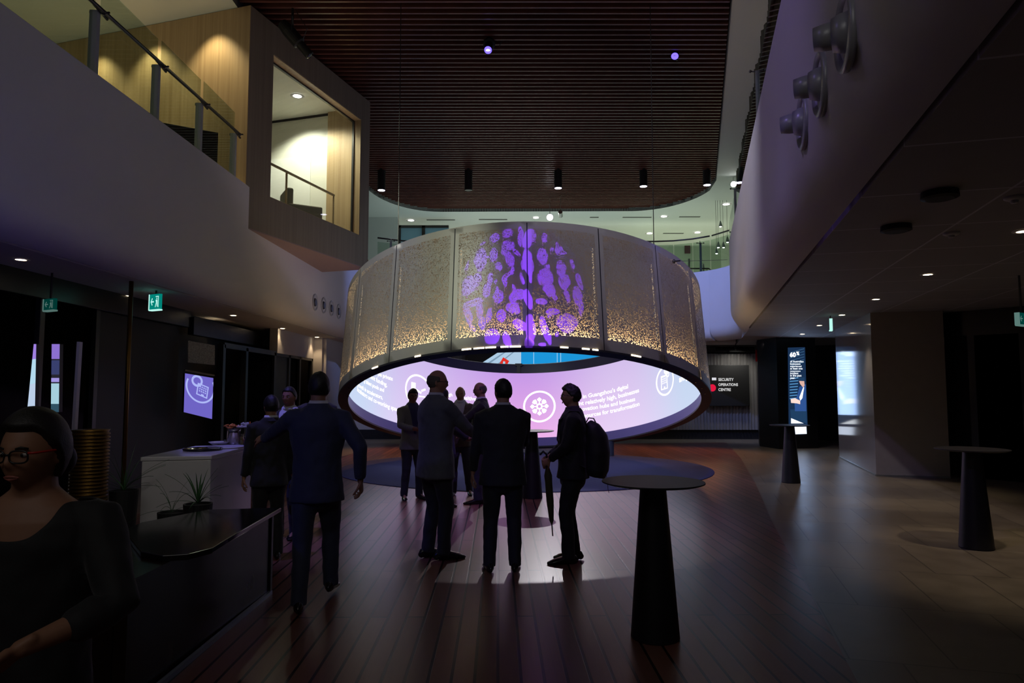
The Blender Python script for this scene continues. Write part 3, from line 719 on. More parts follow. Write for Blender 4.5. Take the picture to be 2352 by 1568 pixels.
# inner faces: lip, screen, dark top band
SA0, SA1, SR = .235, 2.05, RR-RG
mb = MB(); rgrid(mb, 0, 2*PI, 120, [(SR-.035, 0), (SR-.01, SA0-.02), (SR, SA0)])
mb.build('inner_lip', M['lip'], ring, org=ro, smooth=True)
mb = MB(); rgrid(mb, 0, 2*PI, 120, [(SR-.004, SA1), (SR-.004, RH)])
mb.build('top_band', pbr('band_dark', (.02, .015, .06), .4), ring, org=ro, smooth=True)
def ledmat():
    m = bpy.data.materials.new('led_screen'); m.use_nodes = True; nt = m.node_tree; N = nt.nodes; L = nt.links; N.clear()
    uv = N.new('ShaderNodeUVMap'); sp = N.new('ShaderNodeSeparateXYZ'); L.new(uv.outputs[0], sp.inputs[0])
    def ramp(stops):
        r = N.new('ShaderNodeValToRGB'); r.color_ramp.interpolation = 'EASE'
        els = r.color_ramp.elements
        while len(els) < len(stops): els.new(.5)
        for e, (p, c) in zip(els, stops): e.position = p; e.color = (*c, 1)
        return r
    mr = N.new('ShaderNodeMapRange'); mr.inputs['From Min'].default_value = -PI*RR; mr.inputs['From Max'].default_value = PI*RR; L.new(sp.outputs[0], mr.inputs['Value'])
    LB, LV = (.55, .68, .86), (.62, .56, .86)
    hi = ramp([(0, LV), (.20, LB), (.27, (.52, .66, .86)), (.36, (.62, .50, .85)), (.5, (.56, .32, .80)), (.62, (.66, .52, .84)), (.73, (.52, .66, .86)), (1, LV)])
    lo = ramp([(0, LV), (.20, LB), (.27, (.60, .70, .92)), (.38, (.78, .62, .92)), (.5, (.86, .42, .82)), (.62, (.80, .64, .92)), (.73, (.60, .70, .90)), (1, LV)])
    L.new(mr.outputs[0], hi.inputs[0]); L.new(mr.outputs[0], lo.inputs[0])
    vr = N.new('ShaderNodeMapRange'); vr.inputs['From Min'].default_value = SA0; vr.inputs['From Max'].default_value = SA1; L.new(sp.outputs[1], vr.inputs['Value'])
    mx = N.new('ShaderNodeMix'); mx.data_type = 'RGBA'; L.new(vr.outputs[0], mx.inputs['Factor']); L.new(lo.outputs[0], mx.inputs['A']); L.new(hi.outputs[0], mx.inputs['B'])
    e = N.new('ShaderNodeEmission'); e.inputs[1].default_value = 1.0; L.new(mx.outputs['Result'], e.inputs[0])
    o = N.new('ShaderNodeOutputMaterial'); L.new(e.outputs[0], o.inputs[0])
    return m
mb = MB(); rgrid(mb, 0, 2*PI, 120, [(SR, SA0), (SR, SA1)])
led = mb.build('screen_surface', ledmat(), ring, org=ro, smooth=True, clean=False)
ul = led.data.uv_layers.new(name='UVMap')
for p in led.data.polygons:
    us = []
    for li in p.loop_indices:
        co = led.data.vertices[led.data.loops[li].vertex_index].co + ro
        us.append((li, *ruv(co)))
    mxu = max(u[1] for u in us); 
    for li, u, a in us:
        if mxu - u > 5: u += 2*PI*RR
        ul.data[li].uv = (u, a)
# warm strip lights in the cavity
mb = MB(); rgrid(mb, 0, 2*PI, 120, [(RR-.09, .10), (RR-.06, .10), (RR-.06, .12), (RR-.09, .12)], 0, closed=True)
strip_m = emit('strip_warm', (1, .72, .42), 22, sample=True)
mb.build('cavity_strip', strip_m, ring, org=ro)
leak_glow = emit('leak_glow_warm', (1, .74, .45), .5)  # glowing strips added to draw light leaking beside the panel seams
for k, sgn in ((-1, 1), (-2, 1), (1, -1), (2, -1), (3, -1), (-3, 1)):       # phi < pi lies on the right
    ph = SEAM0 + k*DP + sgn*.030
    mb = MB(); rgrid(mb, ph-.0035, ph+.0035, 1, [(RR-.035, .2), (RR-.03, .2), (RR-.03, 1.9), (RR-.035, 1.9)], 0, closed=True)
    mb.build('seam_leak', leak_glow, ring, org=ro)
for k in range(-6, 6):
    ph = SEAM0 + (k+.5)*DP; c = rp(ph, RR-.078, .135)
    l = area(c, c+EN, 11, (1, .70, .40), 1.2, .06); l.data.spread = math.radians(130)
    X = E1*math.cos(ph) - E2*math.sin(ph); Zc = -EN; Yc = Zc.cross(X)
    l.rotation_euler = Matrix((X, Yc, Zc)).transposed().to_euler()
# glints of the strip under the front edge
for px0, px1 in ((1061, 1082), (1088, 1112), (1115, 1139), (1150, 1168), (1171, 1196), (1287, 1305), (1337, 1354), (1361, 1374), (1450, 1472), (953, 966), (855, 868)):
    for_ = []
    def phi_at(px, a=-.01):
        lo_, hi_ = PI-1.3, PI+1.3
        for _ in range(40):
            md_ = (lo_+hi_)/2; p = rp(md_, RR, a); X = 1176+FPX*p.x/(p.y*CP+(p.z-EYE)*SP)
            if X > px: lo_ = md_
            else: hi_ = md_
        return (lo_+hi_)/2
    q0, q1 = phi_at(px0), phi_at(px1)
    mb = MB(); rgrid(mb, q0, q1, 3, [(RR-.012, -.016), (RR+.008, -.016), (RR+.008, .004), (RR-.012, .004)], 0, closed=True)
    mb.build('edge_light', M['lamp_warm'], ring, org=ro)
# small round fittings in the underside on the left and right
for ph in [PI/2+.35+i*.11 for i in range(8)] + [-PI/2-.35-i*.11 for i in range(8)]:
    c = rp(ph, RR-.11, -.033); mb = MB(); Mx = Matrix.Translation(c) @ Matrix.Rotation(-RT, 4, 'X')
    mb.lathe([(.018, -.004), (.018, .01), (0, .01)], (0, 0, 0), 12, M=Mx); mb.build('fitting', M['blackgloss'], ring, org=ro)
# little sensor on the far top band
c = rp(-.02, SR-.05, RH-.02); MB().box((c.x-.10, c.y-.05, c.z-.03), (c.x+.10, c.y+.03, c.z+.03)).box((c.x-.05, c.y-.04, c.z-.24), (c.x+.05, c.y+.03, c.z-.03)).build('sensor_box', M['darkframe'], ring, org=ro)
# posts under the low side
for px, py in ((1447, 1040), (965, 1040)):
    f = fl(px, py); ph = math.atan2(f.x-RC.x, f.y-RC.y)
    top = rp(ph, RR-.12, -.03)
    mb = MB(); mb.tube([V(top.x, top.y, .0), V(top.x, top.y, top.z+.02)], .075, 16).lathe([(.14, 0), (.14, .015), (.08, .02)], (top.x, top.y, 0), 20)
    mb.build('support_post', pbr('post_blue', (.05, .06, .12), .5), ring, org=ro)
c = rp(PI - math.radians(180-20.0), RR-.16, -.07)
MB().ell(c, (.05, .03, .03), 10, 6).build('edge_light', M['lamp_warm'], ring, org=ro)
# copy of the pixel-to-screen lookup
def scr(px, py):
    d = ray(px, py); o = V(0, 0, EYE) - RC
    dx, dy = d.dot(E1), d.dot(E2); ox, oy = o.dot(E1), o.dot(E2); R_ = SR-.012
    A = dx*dx+dy*dy; B = 2*(ox*dx+oy*dy); C_ = ox*ox+oy*oy-R_*R_
    t = (-B+math.sqrt(B*B-4*A*C_))/(2*A); h = o + d*t
    return math.atan2(h.dot(E1), h.dot(E2))*R_, h.dot(EN)
def s2w(s, a, off=.012): return rp(s/(SR-.012), SR-off, a)
MW = emit('screen_white', (1, .97, 1), 1.35)
def decal(name, polys, parent, org, mat, mapf, sub=.08):
    """flat shapes (list of (outer, holes)) in screen coordinates, wrapped on a surface"""
    bm = bmesh.new()
    for outer, holes in polys:
        loops = [outer] + list(holes); tri = tessellate_polygon([[V(p[0], p[1], 0) for p in l] for l in loops]); flat = [p for l in loops for p in l]
        vs = [bm.verts.new((p[0], p[1], 0)) for p in flat]
        for t in tri:
            try: bm.faces.new([vs[i] for i in t])
            except ValueError: pass
    for _ in range(4):
        ed = [e for e in bm.edges if e.calc_length() > sub*2]
        if not ed: break
        bmesh.ops.subdivide_edges(bm, edges=ed, cuts=1)
        bmesh.ops.triangulate(bm, faces=bm.faces)
    mb = MB(); idx = {v: i for i, v in enumerate(bm.verts)}
    mb.add([mapf(v.co.x, v.co.y) for v in bm.verts], [[idx[v] for v in f.verts] for f in bm.faces]); bm.free()
    return mb.build(name, mat, parent, org=org, clean=False)
_txt = {}
def text_mesh(s, bold=0.0):
    cu = bpy.data.curves.new('t', 'FONT'); cu.body = s; cu.resolution_u = 3; cu.offset = bold
    o = bpy.data.objects.new('t', cu); COL.objects.link(o)
    dg = bpy.context.evaluated_depsgraph_get(); dg.update()
    me = bpy.data.meshes.new_from_object(o.evaluated_get(dg))
    vs = [v.co.copy() for v in me.vertices]; fs = [list(p.vertices) for p in me.polygons]
    bpy.data.objects.remove(o); bpy.data.meshes.remove(me)
    return vs, fs
def text_on(name, s, q0, q1, parent, org, mat, mapf, bold=.01, hk=1.0):
    """text whose baseline runs from q0 to q1 in surface coordinates"""
    vs, fs = text_mesh(s, bold); x0 = min(v.x for v in vs); x1 = max(v.x for v in vs)
    d = V(q1[0]-q0[0], q1[1]-q0[1], 0); k = d.length/(x1-x0); d.normalize(); u = V(-d.y, d.x, 0)
    mb = MB(); mb.add([mapf(*(V(q0[0], q0[1], 0) + d*((v.x-x0)*k) + u*(v.y*k*hk)).xy) for v in vs], fs)
    return mb.build(name, mat, parent, org=org, clean=False)
def circ(cx, cy, r, n=40, ry=None): return [(cx+r*math.cos(2*PI*i/n), cy+(ry or r)*math.sin(2*PI*i/n)) for i in range(n)]
def rpoly(cx, cy, w_, h_, ang=0):
    c, s = math.cos(ang), math.sin(ang)
    return [(cx+x*c-y*s, cy+x*s+y*c) for x, y in ((-w_/2, -h_/2), (w_/2, -h_/2), (w_/2, h_/2), (-w_/2, h_/2))]
# gear / snowflake icon
s0, a0 = scr(1239, 933); rI = abs(scr(1276, 933)[0]-scr(1201, 933)[0])/2
pol = [(circ(s0, a0, rI), [circ(s0, a0, rI*.88)])]
pol += [(circ(s0, a0, rI*.20, 24), [circ(s0, a0, rI*.10, 16)])]
for k in range(8):
    an = k*PI/4; c, s = math.cos(an), math.sin(an); L1 = rI*(.58 if k % 2 == 0 else .52)
    pol.append((rpoly(s0+c*rI*.36, a0+s*rI*.36, rI*.36, rI*.07, an), []))
    tip = [(L1, 0), (L1-.13*rI, .15*rI), (L1-.24*rI, .09*rI), (L1-.24*rI, -.09*rI), (L1-.13*rI, -.15*rI)] if k % 2 == 0 else [(L1, .08*rI), (L1-.05*rI, .16*rI), (L1-.24*rI, .10*rI), (L1-.24*rI, -.10*rI), (L1-.05*rI, -.16*rI), (L1, -.08*rI)]
    pol.append(([(s0+x*c-y*s, a0+x*s+y*c) for x, y in tip], []))
for i, (o_, h_) in enumerate(pol): pass
decal('snowflake_icon', pol, ring, ro, MW, lambda x, y: s2w(x, y))
# building-and-coins icon on the right
s0, a0 = scr(1528, 874); r1 = abs(scr(1550, 880)[0]-scr(1503, 868)[0])/2*.92
pol = [(circ(s0, a0, r1), [circ(s0, a0, r1*.87)])]
bq = rpoly(s0-.12*r1, a0-.08*r1, .72*r1, .95*r1, -.08); bi = rpoly(s0-.12*r1, a0-.08*r1, .56*r1, .80*r1, -.08)
pol.append((bq, [bi]))
for i in range(4):
    for j in range(4):
        pol.append((rpoly(s0-.12*r1+(i-1.5)*.13*r1, a0+.02*r1+(j-1.0)*.14*r1, .07*r1, .08*r1, -.08), []))
pol.append((rpoly(s0-.14*r1, a0-.44*r1, .14*r1, .16*r1, -.08), []))
for dx, dy in ((.22, .52), (.32, .34), (.12, .62)): pol.append((circ(s0+dx*r1, a0+dy*r1, .19*r1, 20), [circ(s0+dx*r1, a0+dy*r1, .10*r1, 14)]))
decal('building_icon', pol, ring, ro, MW, lambda x, y: s2w(x, y))
# icon on the left: circle with a stepped bar and hand
s0, a0 = scr(960, 897); r1 = abs(scr(991, 900)[0]-scr(930, 890)[0])/2
pol = [(circ(s0, a0, r1), [circ(s0, a0, r1*.88)]), (rpoly(s0-.36*r1, a0+.22*r1, .34*r1, .42*r1, .05), []), (rpoly(s0+.02*r1, a0-.02*r1, .5*r1, .12*r1, -.3), []), (rpoly(s0-.1*r1, a0-.25*r1, .1*r1, .6*r1, .0), []), (rpoly(s0+.40*r1, a0+.12*r1, .34*r1, .12*r1, .5), []), (rpoly(s0+.3*r1, a0-.3*r1, .5*r1, .08*r1, .1), [])]
decal('growth_icon', pol, ring, ro, MW, lambda x, y: s2w(x, y))
for s, p0, p1 in (("ace in Guangzhou's digital", (1318, 918), (1443, 891)), ("ment relatively high, businesses", (1314, 933), (1468, 900)),
                  ("h innovation hubs and business", (1313, 946), (1459, 920)), ("as resources for transformation", (1317, 962), (1469, 931)),
                  ("ngh", (1026, 908), (1039, 910)), ("ositive a", (1062, 917), (1104, 921)), ("trans", (1084, 936), (1110, 939)), ("yo", (1085, 951), (1096, 952)),
                  ("ple private", (868, 862), (902, 874)), ("ment funding,", (847, 866), (889, 888)), ("g talent pools and", (836, 877), (882, 900)),
                  ("growth in accelerators,", (821, 886), (879, 917)), ("incubators and co-working spaces", (820, 897), (922, 947)),
                  ("is v", (1560, 862), (1575, 852)), ("and grow", (1560, 878), (1590, 861))):
    text_on('screen_text', s, scr(*p0), scr(*p1), ring, ro, MW, lambda x, y: s2w(x, y), bold=.022)
# suspension cables
for px, ptop, k in ((1517, 300, -2), (878, 440, 2)):
    p = rp(SEAM0 + (-2 if px > 1200 else 2)*DP, RR-.03, RH)
    cb_ = MB().tube([V(p.x, p.y, p.z), V(p.x, p.y, CEIL+.3)], .008, 6).build('suspension_cable', M['steel_dark'])
    tag(cb_, 'thin steel cable from the ceiling to the %s of the ring' % ('right side' if px > 1200 else 'left side'), 'cable')
# security cable with clamp on the ring's right shoulder
p = atY(1548, 600, 11.9); q = rline(18.2, 0) + V(0, 0, 5.2)
w_ = MB().tube([p, q], .006, 6).ell(p, (.03, .03, .04), 8, 6).tube([p, p+V(.12, .05, .02)], .014, 6).build('stay_wire', M['steel_dark'])
tag(w_, 'thin stay wire with a clamp from the ring to the right bulkhead', 'cable')
# ------------------------------------------------------------------ big wall display behind the ring
vw = empty('video_wall', (1.0, 23.7, 1.2), 0, 'wide wall display with blue picture seen through the top of the ring', 'screen'); vo = vw.location
def YP(px, py, y=23.62): p = atY(px, py, y); return (p.x, p.z)
def flat(mb_polys, name, mat, y, parent, org): return decal(name, mb_polys, parent, org, mat, lambda x, z: V(x, y, z), sub=5)
z1_ = atY(1200, 798, 23.6).z
MB().box((-1.55, 23.66, 1.2), (3.6, 23.78, z1_+.05)).build('casing', M['black'], vw, org=vo)
x0, x1, x2 = atY(1097, 830, 23.6).x, atY(1197, 830, 23.6).x, atY(1398, 830, 23.6).x
flat([([(x1, 1.3), (x2, 1.3), (x2, z1_), (x1, z1_)], [])], 'blue_picture', emit('pic_blue', (.012, .30, .70)), 23.650, vw, vo)
flat([([(x0+.0, 1.3), (x1, 1.3), (x1, z1_), (x1-.55, z1_), (x0, 2.55)], [])], 'white_picture', emit('pic_white', (.42, .60, .78)), 23.650, vw, vo)
flat([([(x0+.1, 2.4), (x1-.3, z1_), (x1-.36, z1_), (x0, 2.42)], []), ([(x0+.5, 2.4), (x1-.05, z1_), (x1-.09, z1_), (x0+.4, 2.4)], [])], 'picture_stripe', emit('pic_grey', (.2, .32, .45)), 23.645, vw, vo)
c = YP(1157, 832); flat([([(c[0]-.17, c[1]-.08), (c[0]+.05, c[1]-.20), (c[0]+.19, c[1]+.05), (c[0]-.02, c[1]+.18)], [[(c[0]-.03, c[1]-.05), (c[0]+.05, c[1]-.08), (c[0]+.05, c[1]+.03), (c[0]-.02, c[1]+.04)]])], 'red_mark', emit('pic_red', (.75, .03, .02)), 23.64, vw, vo)
for xx in (1226, 1280, 1288): 
    c = YP(xx, 830); flat([([(c[0]-.008, 1.3), (c[0]+.008, 1.3), (c[0]+.008, z1_), (c[0]-.008, z1_)], [])], 'picture_line', emit('pic_line', (.5, .75, .95)), 23.645, vw, vo)
c0, c1 = YP(1205, 814), YP(1322, 816)
# ------------------------------------------------------------------ security operations centre sign
so_ = empty('display_or_reflection', (7.6, 23.6, 1.1), 0, 'black wall screen reading SECURITY OPERATIONS CENTRE on the corrugated wall', 'screen'); sg = so_.location
a, b = atY(1618, 838, 23.6), atY(1723, 932, 23.6)
MB().box((a.x, 23.62, b.z), (b.x, 23.8, a.z)).build('panel', pbr('sign_black', (.012, .012, .012), .5), so_, org=sg, bevel=.01)
fm = lambda x, z: V(x, 23.612, z)
for s, y in (('SECURITY', 874.5), ('OPERATIONS', 886), ('CENTRE', 897.5)):
    L0 = YP(1650, y); wpx = {'SECURITY': 35, 'OPERATIONS': 45, 'CENTRE': 28.5}[s]; L1 = YP(1650+wpx, y)
    text_on('sign_text', s, L0, (L1[0], L0[1]), so_, sg, emit('sign_white', (.75, .75, .75)), fm, bold=.02, hk=1.15)
c = YP(1636, 890.5); decal('red_dot', [(circ(c[0], c[1], .125, 24), [])], so_, sg, emit('sign_red', (.75, .01, .05)), fm, sub=5)
c = YP(1640, 870); decal('white_mark', [(rpoly(c[0], c[1], .15, .09), [])], so_, sg, emit('sign_white2', (.7, .7, .75)), fm, sub=5)
spot((7.9, 22.7, 3.15), (7.6, 23.9, 1.2), 60, (1, .97, .9), 110, .8, .02)
spot((5.5, 22.8, 3.1), (5.0, 24, 0.6), 20, (1, .97, .9), 110, .8, .02)
spot((-3.9, 22.8, 3.1), (-3.9, 24, 0.6), 25, (1, .9, .75), 110, .8, .02)
spot((2.0, 22.9, 3.15), (2.0, 24, 1.6), 15, (.7, .8, 1), 140, .8, .02)
# track spots above the sign
tk = empty('track_light', (7.4, 23.2, 3.2), 0, 'black track with small spots above the security screen', 'track light')
MB().box((-2.0, -.02, .0), (1.4, .02, .03)).build('track', M['black'], tk)
for x in (-1.2, -.5, .2, .9): MB().tube([(x, 0, 0), (x+.02, .05, -.13)], .035, 12).build('spot_head', M['black'], tk)
# red hydrant sign
a, b = atY(1735, 803, 21.3), atY(1754, 830, 21.3)
hs = empty('fire_sign', ((a.x+b.x)/2, 21.3, b.z), 0, 'small red fire extinguisher sign between the corrugated wall and dark pillar', 'sign')
MB().box((-(b.x-a.x)/2, -.01, 0), ((b.x-a.x)/2, .01, a.z-b.z)).build('plate', pbr('sign_red_paint', (.5, .01, .015), .4), hs)
MB().box((-.02, -.014, .06), (.02, -.011, .16)).box((-.012, -.014, .16), (.012, -.011, .2)).build('symbol', pbr('sym_white', (.4, .25, .25), .5), hs)
spot((a.x, 20.6, 3.1), (a.x, 21.3, 2.8), 2.0, (1, .8, .8), 80, .5)
# ------------------------------------------------------------------ dark pillar with vertical screen
kx0, kx1, kx2 = fl(1745, 1024), fl(1790, 1031), fl(1880, 1029)
back = V(.3, 1.6, 0)
kp = MB().prism([(kx0.x, kx0.y), (kx1.x, kx1.y), (kx2.x, kx2.y), (kx2.x+.2, kx2.y+1.2), (kx0.x+.4, kx0.y+1.2)], 0, SOF).build('wall_dark_pillar', M['darkwall']); struct(kp)
kd = (kx2-kx1).normalized(); kn = V(kd.y, -kd.x, 0)
if kn.y > 0: kn = -kn
def kmap(px, py, off=.02):
    d = ray(px, py); n = kn; t = (kx1 + kn*off - V(0, 0, EYE)).dot(n)/d.dot(n); return V(0, 0, EYE) + d*t
kroot = empty('totem_screen', kmap(1833, 990, .0), 0, 'tall narrow lit screen on the dark pillar, figure in suit and 60 percent text', 'screen'); ko = kroot.location
def kq(name, pts, mat, off, parent=kroot): 
    ps = [kmap(x, y, off) for x, y in pts]; mb = MB(); n = len(ps)
    mb.add(ps, [list(range(n))]); return mb.build(name, mat, parent, org=ko, clean=False)
def kbox(name, pts, mat, o0, o1):
    ps = [kmap(x, y, o1) for x, y in pts]; qs = [p - kn*(o1-o0) for p in ps]; n = len(ps)
    mb = MB(); mb.add(ps+qs, [list(range(n)), [n+i for i in range(n)][::-1]] + [(i, n+i, n+(i+1) % n, (i+1) % n) for i in range(n)])
    return mb.build(name, mat, kroot, org=ko)
kbox('screen_body', [(1811, 798), (1849, 797), (1855, 976), (1813, 977)], emit('totem_dark', (.01, .03, .08)), 0, .03)
TB = emit('totem_blue', (.10, .32, .62), 1.1); TWt = emit('totem_white', (.85, .92, 1), 1.6); TN = emit('totem_navy', (.015, .05, .12), 1)
for i in range(14):
    y = 812 + i*6.2 if i < 6 else 868+(i-6)*6.6
    if i < 6: kq('light_stripe', [(1815, y-3), (1847, y-12), (1847, y-10.8), (1815, y-1.8)], emit('totem_dim', (.05, .14, .26), 1), .034)
    else: kq('light_stripe', [(1814, y), (1830+(14-i)*.5, y-1.5), (1830+(14-i)*.5, y+.3), (1814, y+2)], TB, .034)
kq('figure_coat', [(1836, 888), (1851, 882), (1852, 944), (1826, 944), (1825, 925), (1832, 905)], emit('totem_coat', (.03, .09, .30), 1), .036)
kq('figure_legs', [(1815, 940), (1852, 938), (1853, 972), (1817, 960)], TN, .035)
kq('figure_shirt', [(1845, 889), (1847, 889), (1843, 914), (1838, 920), (1836, 912)], TWt, .038)
kq('figure_face', [(1835, 874), (1847, 872), (1848, 885), (1845, 890), (1838, 882)], emit('totem_skin', (.75, .45, .38), 1), .038)
kq('figure_hair', [(1833, 868), (1848, 866), (1848, 875), (1835, 874.5)], TN, .039)
kq('figure_hands', [(1816, 916), (1826, 914), (1838, 920), (1838, 928), (1830, 926), (1817, 925)], emit('totem_skin2', (.85, .62, .55), 1.2), .038)
kq('white_corner', [(1817, 960), (1846, 972), (1817, 972)], TWt, .037)
def kt(s, x0, y0, x1, y1, bold=.03, hk=1.1):
    c = ((x0+x1)/2, (y0+y1)/2)
    return text_on('totem_text', s, (x0, -y0), (x1, -y1), kroot, ko, TWt, lambda x, y: kmap(x, -y, .04), bold=bold, hk=hk)
kt('60', 1814, 819, 1828, 819, .05, 1.0); kt('%', 1829, 815, 1836, 815)
for i, s in enumerate(('of Australian', 'businesses', 'experienced', 'at least one', 'ransomware', 'incident', 'in the past', 'year.')):
    kt(s, 1815, 832+i*5.4, 1815+len(s)*2.35, 832+i*5.4, .01)
kbox('touch_pad', [(1823, 979), (1852, 978), (1853, 996), (1825, 997)], emit('pad_white', (.72, .82, 1), 1.6, sample=True), 0, .05)
area(kmap(1833, 880, .15), kmap(1833, 880, .15)+kn, 9, (.4, .6, 1), .5, 1.8)
# ------------------------------------------------------------------ exit signs
def exit_sign(c, wdt, hgt, rz, label, lit=1.0, mirror=False):
    r = empty('exit_sign', c, rz, label, 'exit sign')
    g = emit('exit_g', (.0, .22*lit, .18*lit), 1); wt = emit('exit_w', (.5*lit, .95*lit, .85*lit), 1)
    MB().box((-wdt/2, -.02, -hgt/2), (wdt/2, .02, hgt/2)).build('sign_body', g, r)
    MB().box((-wdt/2-.012, -.03, -hgt/2-.012), (-wdt/2, .03, hgt/2)).box((-wdt/2, -.03, -hgt/2-.02), (wdt/2, .03, -hgt/2)).build('edge_glow', wt, r)
    mb = MB()
    y = -.023
    def q(pts): mb.add([(x*wdt, y, z*hgt) for x, z in pts], [list(range(len(pts)))])
    q([(-.38, 0), (-.24, .26), (-.18, .2), (-.27, .06), (-.27, -.06), (-.18, -.2), (-.24, -.26)]); q([(-.28, .045), (-.06, .045), (-.06, -.045), (-.28, -.045)])
    q([(.10, .36), (.40, .36), (.40, -.38), (.34, -.38), (.34, .30), (.10, .30)])
    q([(.18, .25), (.26, .25), (.26, .15), (.18, .15)]); q([(.10, .12), (.28, .12), (.30, -.05), (.16, -.08)]); q([(.14, -.08), (.22, -.08), (.12, -.36), (.05, -.36)]); q([(.22, -.06), (.30, -.06), (.30, -.34), (.24, -.34)])
    mb.build('running_figure', wt, r, clean=False)
    MB().box((-.01, -.01, hgt/2), (.01, .01, max(hgt/2+.01, SOF-c.z))).build('hanger', M['darkframe'], r)
    return r
p = atY(358, 693, 10.6); exit_sign(p, .25, .24, math.radians(-28), 'lit green exit sign with left arrow under the left ceiling')
p = atY(116, 699, 11.3); p.x = LW-.9; exit_sign(atY(116, 699, 9.0), .24, .15, math.radians(-28), 'dim green exit sign behind the dark glass at far left', .16)
p = atY(1908, 745, 14.2); exit_sign(p, .22, .23, math.radians(68), 'green exit sign edge-on above the white pillar, right side')
p = atY(2346, 732, 9.2); exit_sign(p, .22, .16, math.radians(30), 'dim green exit sign at the far right edge', .2)
# ------------------------------------------------------------------ downlights
def soffit_light(px, py, mat='lamp_warm', r=.075, power=0, z=SOF-.012, label='', group='', tgt=None, size=80, col=WARM):
    p = atZ(px, py, z); d = downlight(p, r, mat, label, 'ceiling light', group)
    if power: spot(p+V(0, 0, -.03), (p.x, p.y, 0) if tgt is None else tgt, power, col, size, .6, .05)
    return p
Lr = [(48, 596, 14), (291, 679, 10), (536, 724, 12), (649, 754, 14), (728, 774, 22)]
names = ['nearest one at the left edge', 'second one, before the green exit sign', 'middle one, right of the green exit sign', 'fourth one towards the ring', 'farthest one beside the ring']
for (x, y, pw_), nm in zip(Lr, names): soffit_light(x, y, power=pw_, label='warm round downlight in the left ceiling, '+nm, group='downlights in the left ceiling', size=90)
soffit_light(491, 757, r=.06, z=3.0, power=6, label='small warm downlight in the dark bulkhead above the purple reflection panel', group='downlights in the left ceiling')
Rr = [(2350, 531, 90), (2131, 630, 80), (2012, 687, 60), (1934, 723, 50), (1882, 747, 45), (1843, 767, 35)]
names = ['nearest one cut by the right edge', 'second from the right edge', 'middle one above the grey pillar', 'one above the white pillar corner', 'one left of the exit sign', 'farthest one above the dark pillar']
for (x, y, pw_), nm in zip(Rr, names): soffit_light(x, y, power=pw_, label='warm round downlight in the right ceiling, '+nm, group='downlights in the right ceiling', size=75, col=(1, .78, .5))
for x, y, nm, r in ((944, 506, 'left of the ring top', .17), (1231, 500, 'beside the bright spot', .15), (1525, 497, 'right of centre', .16), (1492, 536, 'lower left of the right pair', .16), (1602, 534, 'lower right of the right pair', .16), (1668, 469, 'next to the curtain end', .17)):
    soffit_light(x, y, 'lamp_white', r=r, z=CEIL-.012, label='white downlight in the far upper ceiling, '+nm, group='downlights in the far upper ceiling')
# the bright spot and its grey sibling
def track_spot(p, target, label, mat, body, r=.10, L_=.3, halo=None):
    root = empty('track_spot', p, 0, label, 'spotlight'); d = (Vector(target)-Vector(p)).normalized()
    MB().tube([-d*L_, d*0], r, 20).tube([-d*L_*.5, V(0, 0, CEIL+.02-p[2])-d*L_*.5], .012, 6).build('housing', M[body], root, smooth=False)
    Mx = d.to_track_quat('Z', 'Y').to_matrix().to_4x4()
    MB().lathe([(0, .006), (r*.85, .004), (r*.85, -.004)], (0, 0, 0), 20, M=Mx).build('lens', M[mat], root)
    if halo: MB().lathe([(0, .010), (r*.45, .008), (r*.45, .006)], (0, 0, 0), 16, M=Mx).build('lens_core', M[halo], root)
    return root
M['lamp_hot'] = emit('lamp_hot', (1, 1, 1), 14)
p = atY(1263, 499, 25.4); track_spot(p, (0, 0, 1.5), 'dazzling white spotlight under the far upper ceiling', 'lamp_hot', 'steel', .14, .2)
p = atY(1288, 496, 25.2); track_spot(p, (2.3, 29, 7.4), 'grey angled spotlight beside the dazzling one, switched off', 'darkframe', 'steel', .08, .34)
p = atY(1685, 423, 22.6); track_spot(p, (2, 0, 3), 'pair of white spotlights at the end of the pleated curtain', 'lamp_hot', 'steel', .11, .2)
p = atY(1693, 422, 22.6); track_spot(p, (2, 0, 3), 'right-hand white spotlight beside the pleated curtain end', 'lamp_hot', 'steel', .09, .2)
# stage spots hung under the slats
def stage_light(px, py, Y, tgt, label, lit=True):
    p = atY(px, py, Y); d = (Vector(tgt)-p).normalized(); root = empty('stage_spotlight', p, 0, label, 'spotlight')
    MB().tube([-d*.78, -d*.62, -d*.3, -d*.28, V(0,0,0)], [.10, .125, .125, .085, .085], 20).box((-.03, -.03, 0), (.03, .03, 0)).build('housing', M['black'], root)
    yk = MB(); c = -d*.5; top = V(c.x, c.y, CEIL+.1-p.z); sd = d.cross(V(0, 0, 1)).normalized()*.16
    yk.bar(c+sd, c+sd+V(0, 0, .3), .03, .012).bar(c-sd, c-sd+V(0, 0, .3), .03, .012).bar(c+sd+V(0, 0, .3), c-sd+V(0, 0, .3), .03, .012).tube([c+V(0, 0, .3), top], .025, 10)
    yk.build('yoke', M['black'], root)
    cb = MB().tube([c+V(.05, 0, .5), c+V(.3, -.05, .1), c+V(.2, 0, -.12)], .008, 6).build('safety_cable', M['steel_dark'], root)
    Mx = d.to_track_quat('Z', 'Y').to_matrix().to_4x4()
    MB().lathe([(0, .012), (.075, .005), (.08, -.004)], (0, 0, 0), 20, M=Mx).build('lens', M['lamp_blue' if lit else 'blackgloss'], root, smooth=True)
    if lit == 2: MB().ell(d*.012, (.045, .045, .012), 14, 8, M=None).build('lens_core', M['lamp_blue_core'], root)
    return root
stage_light(1121, 115, 13.6, (-.9, 8, 2.5), 'black stage spotlight with bright violet lens under the centre slats', 2)
stage_light(1550, 129, 14.4, (1.6, 9.5, 2.5), 'black stage spotlight with dim blue lens under the right slats', 1)
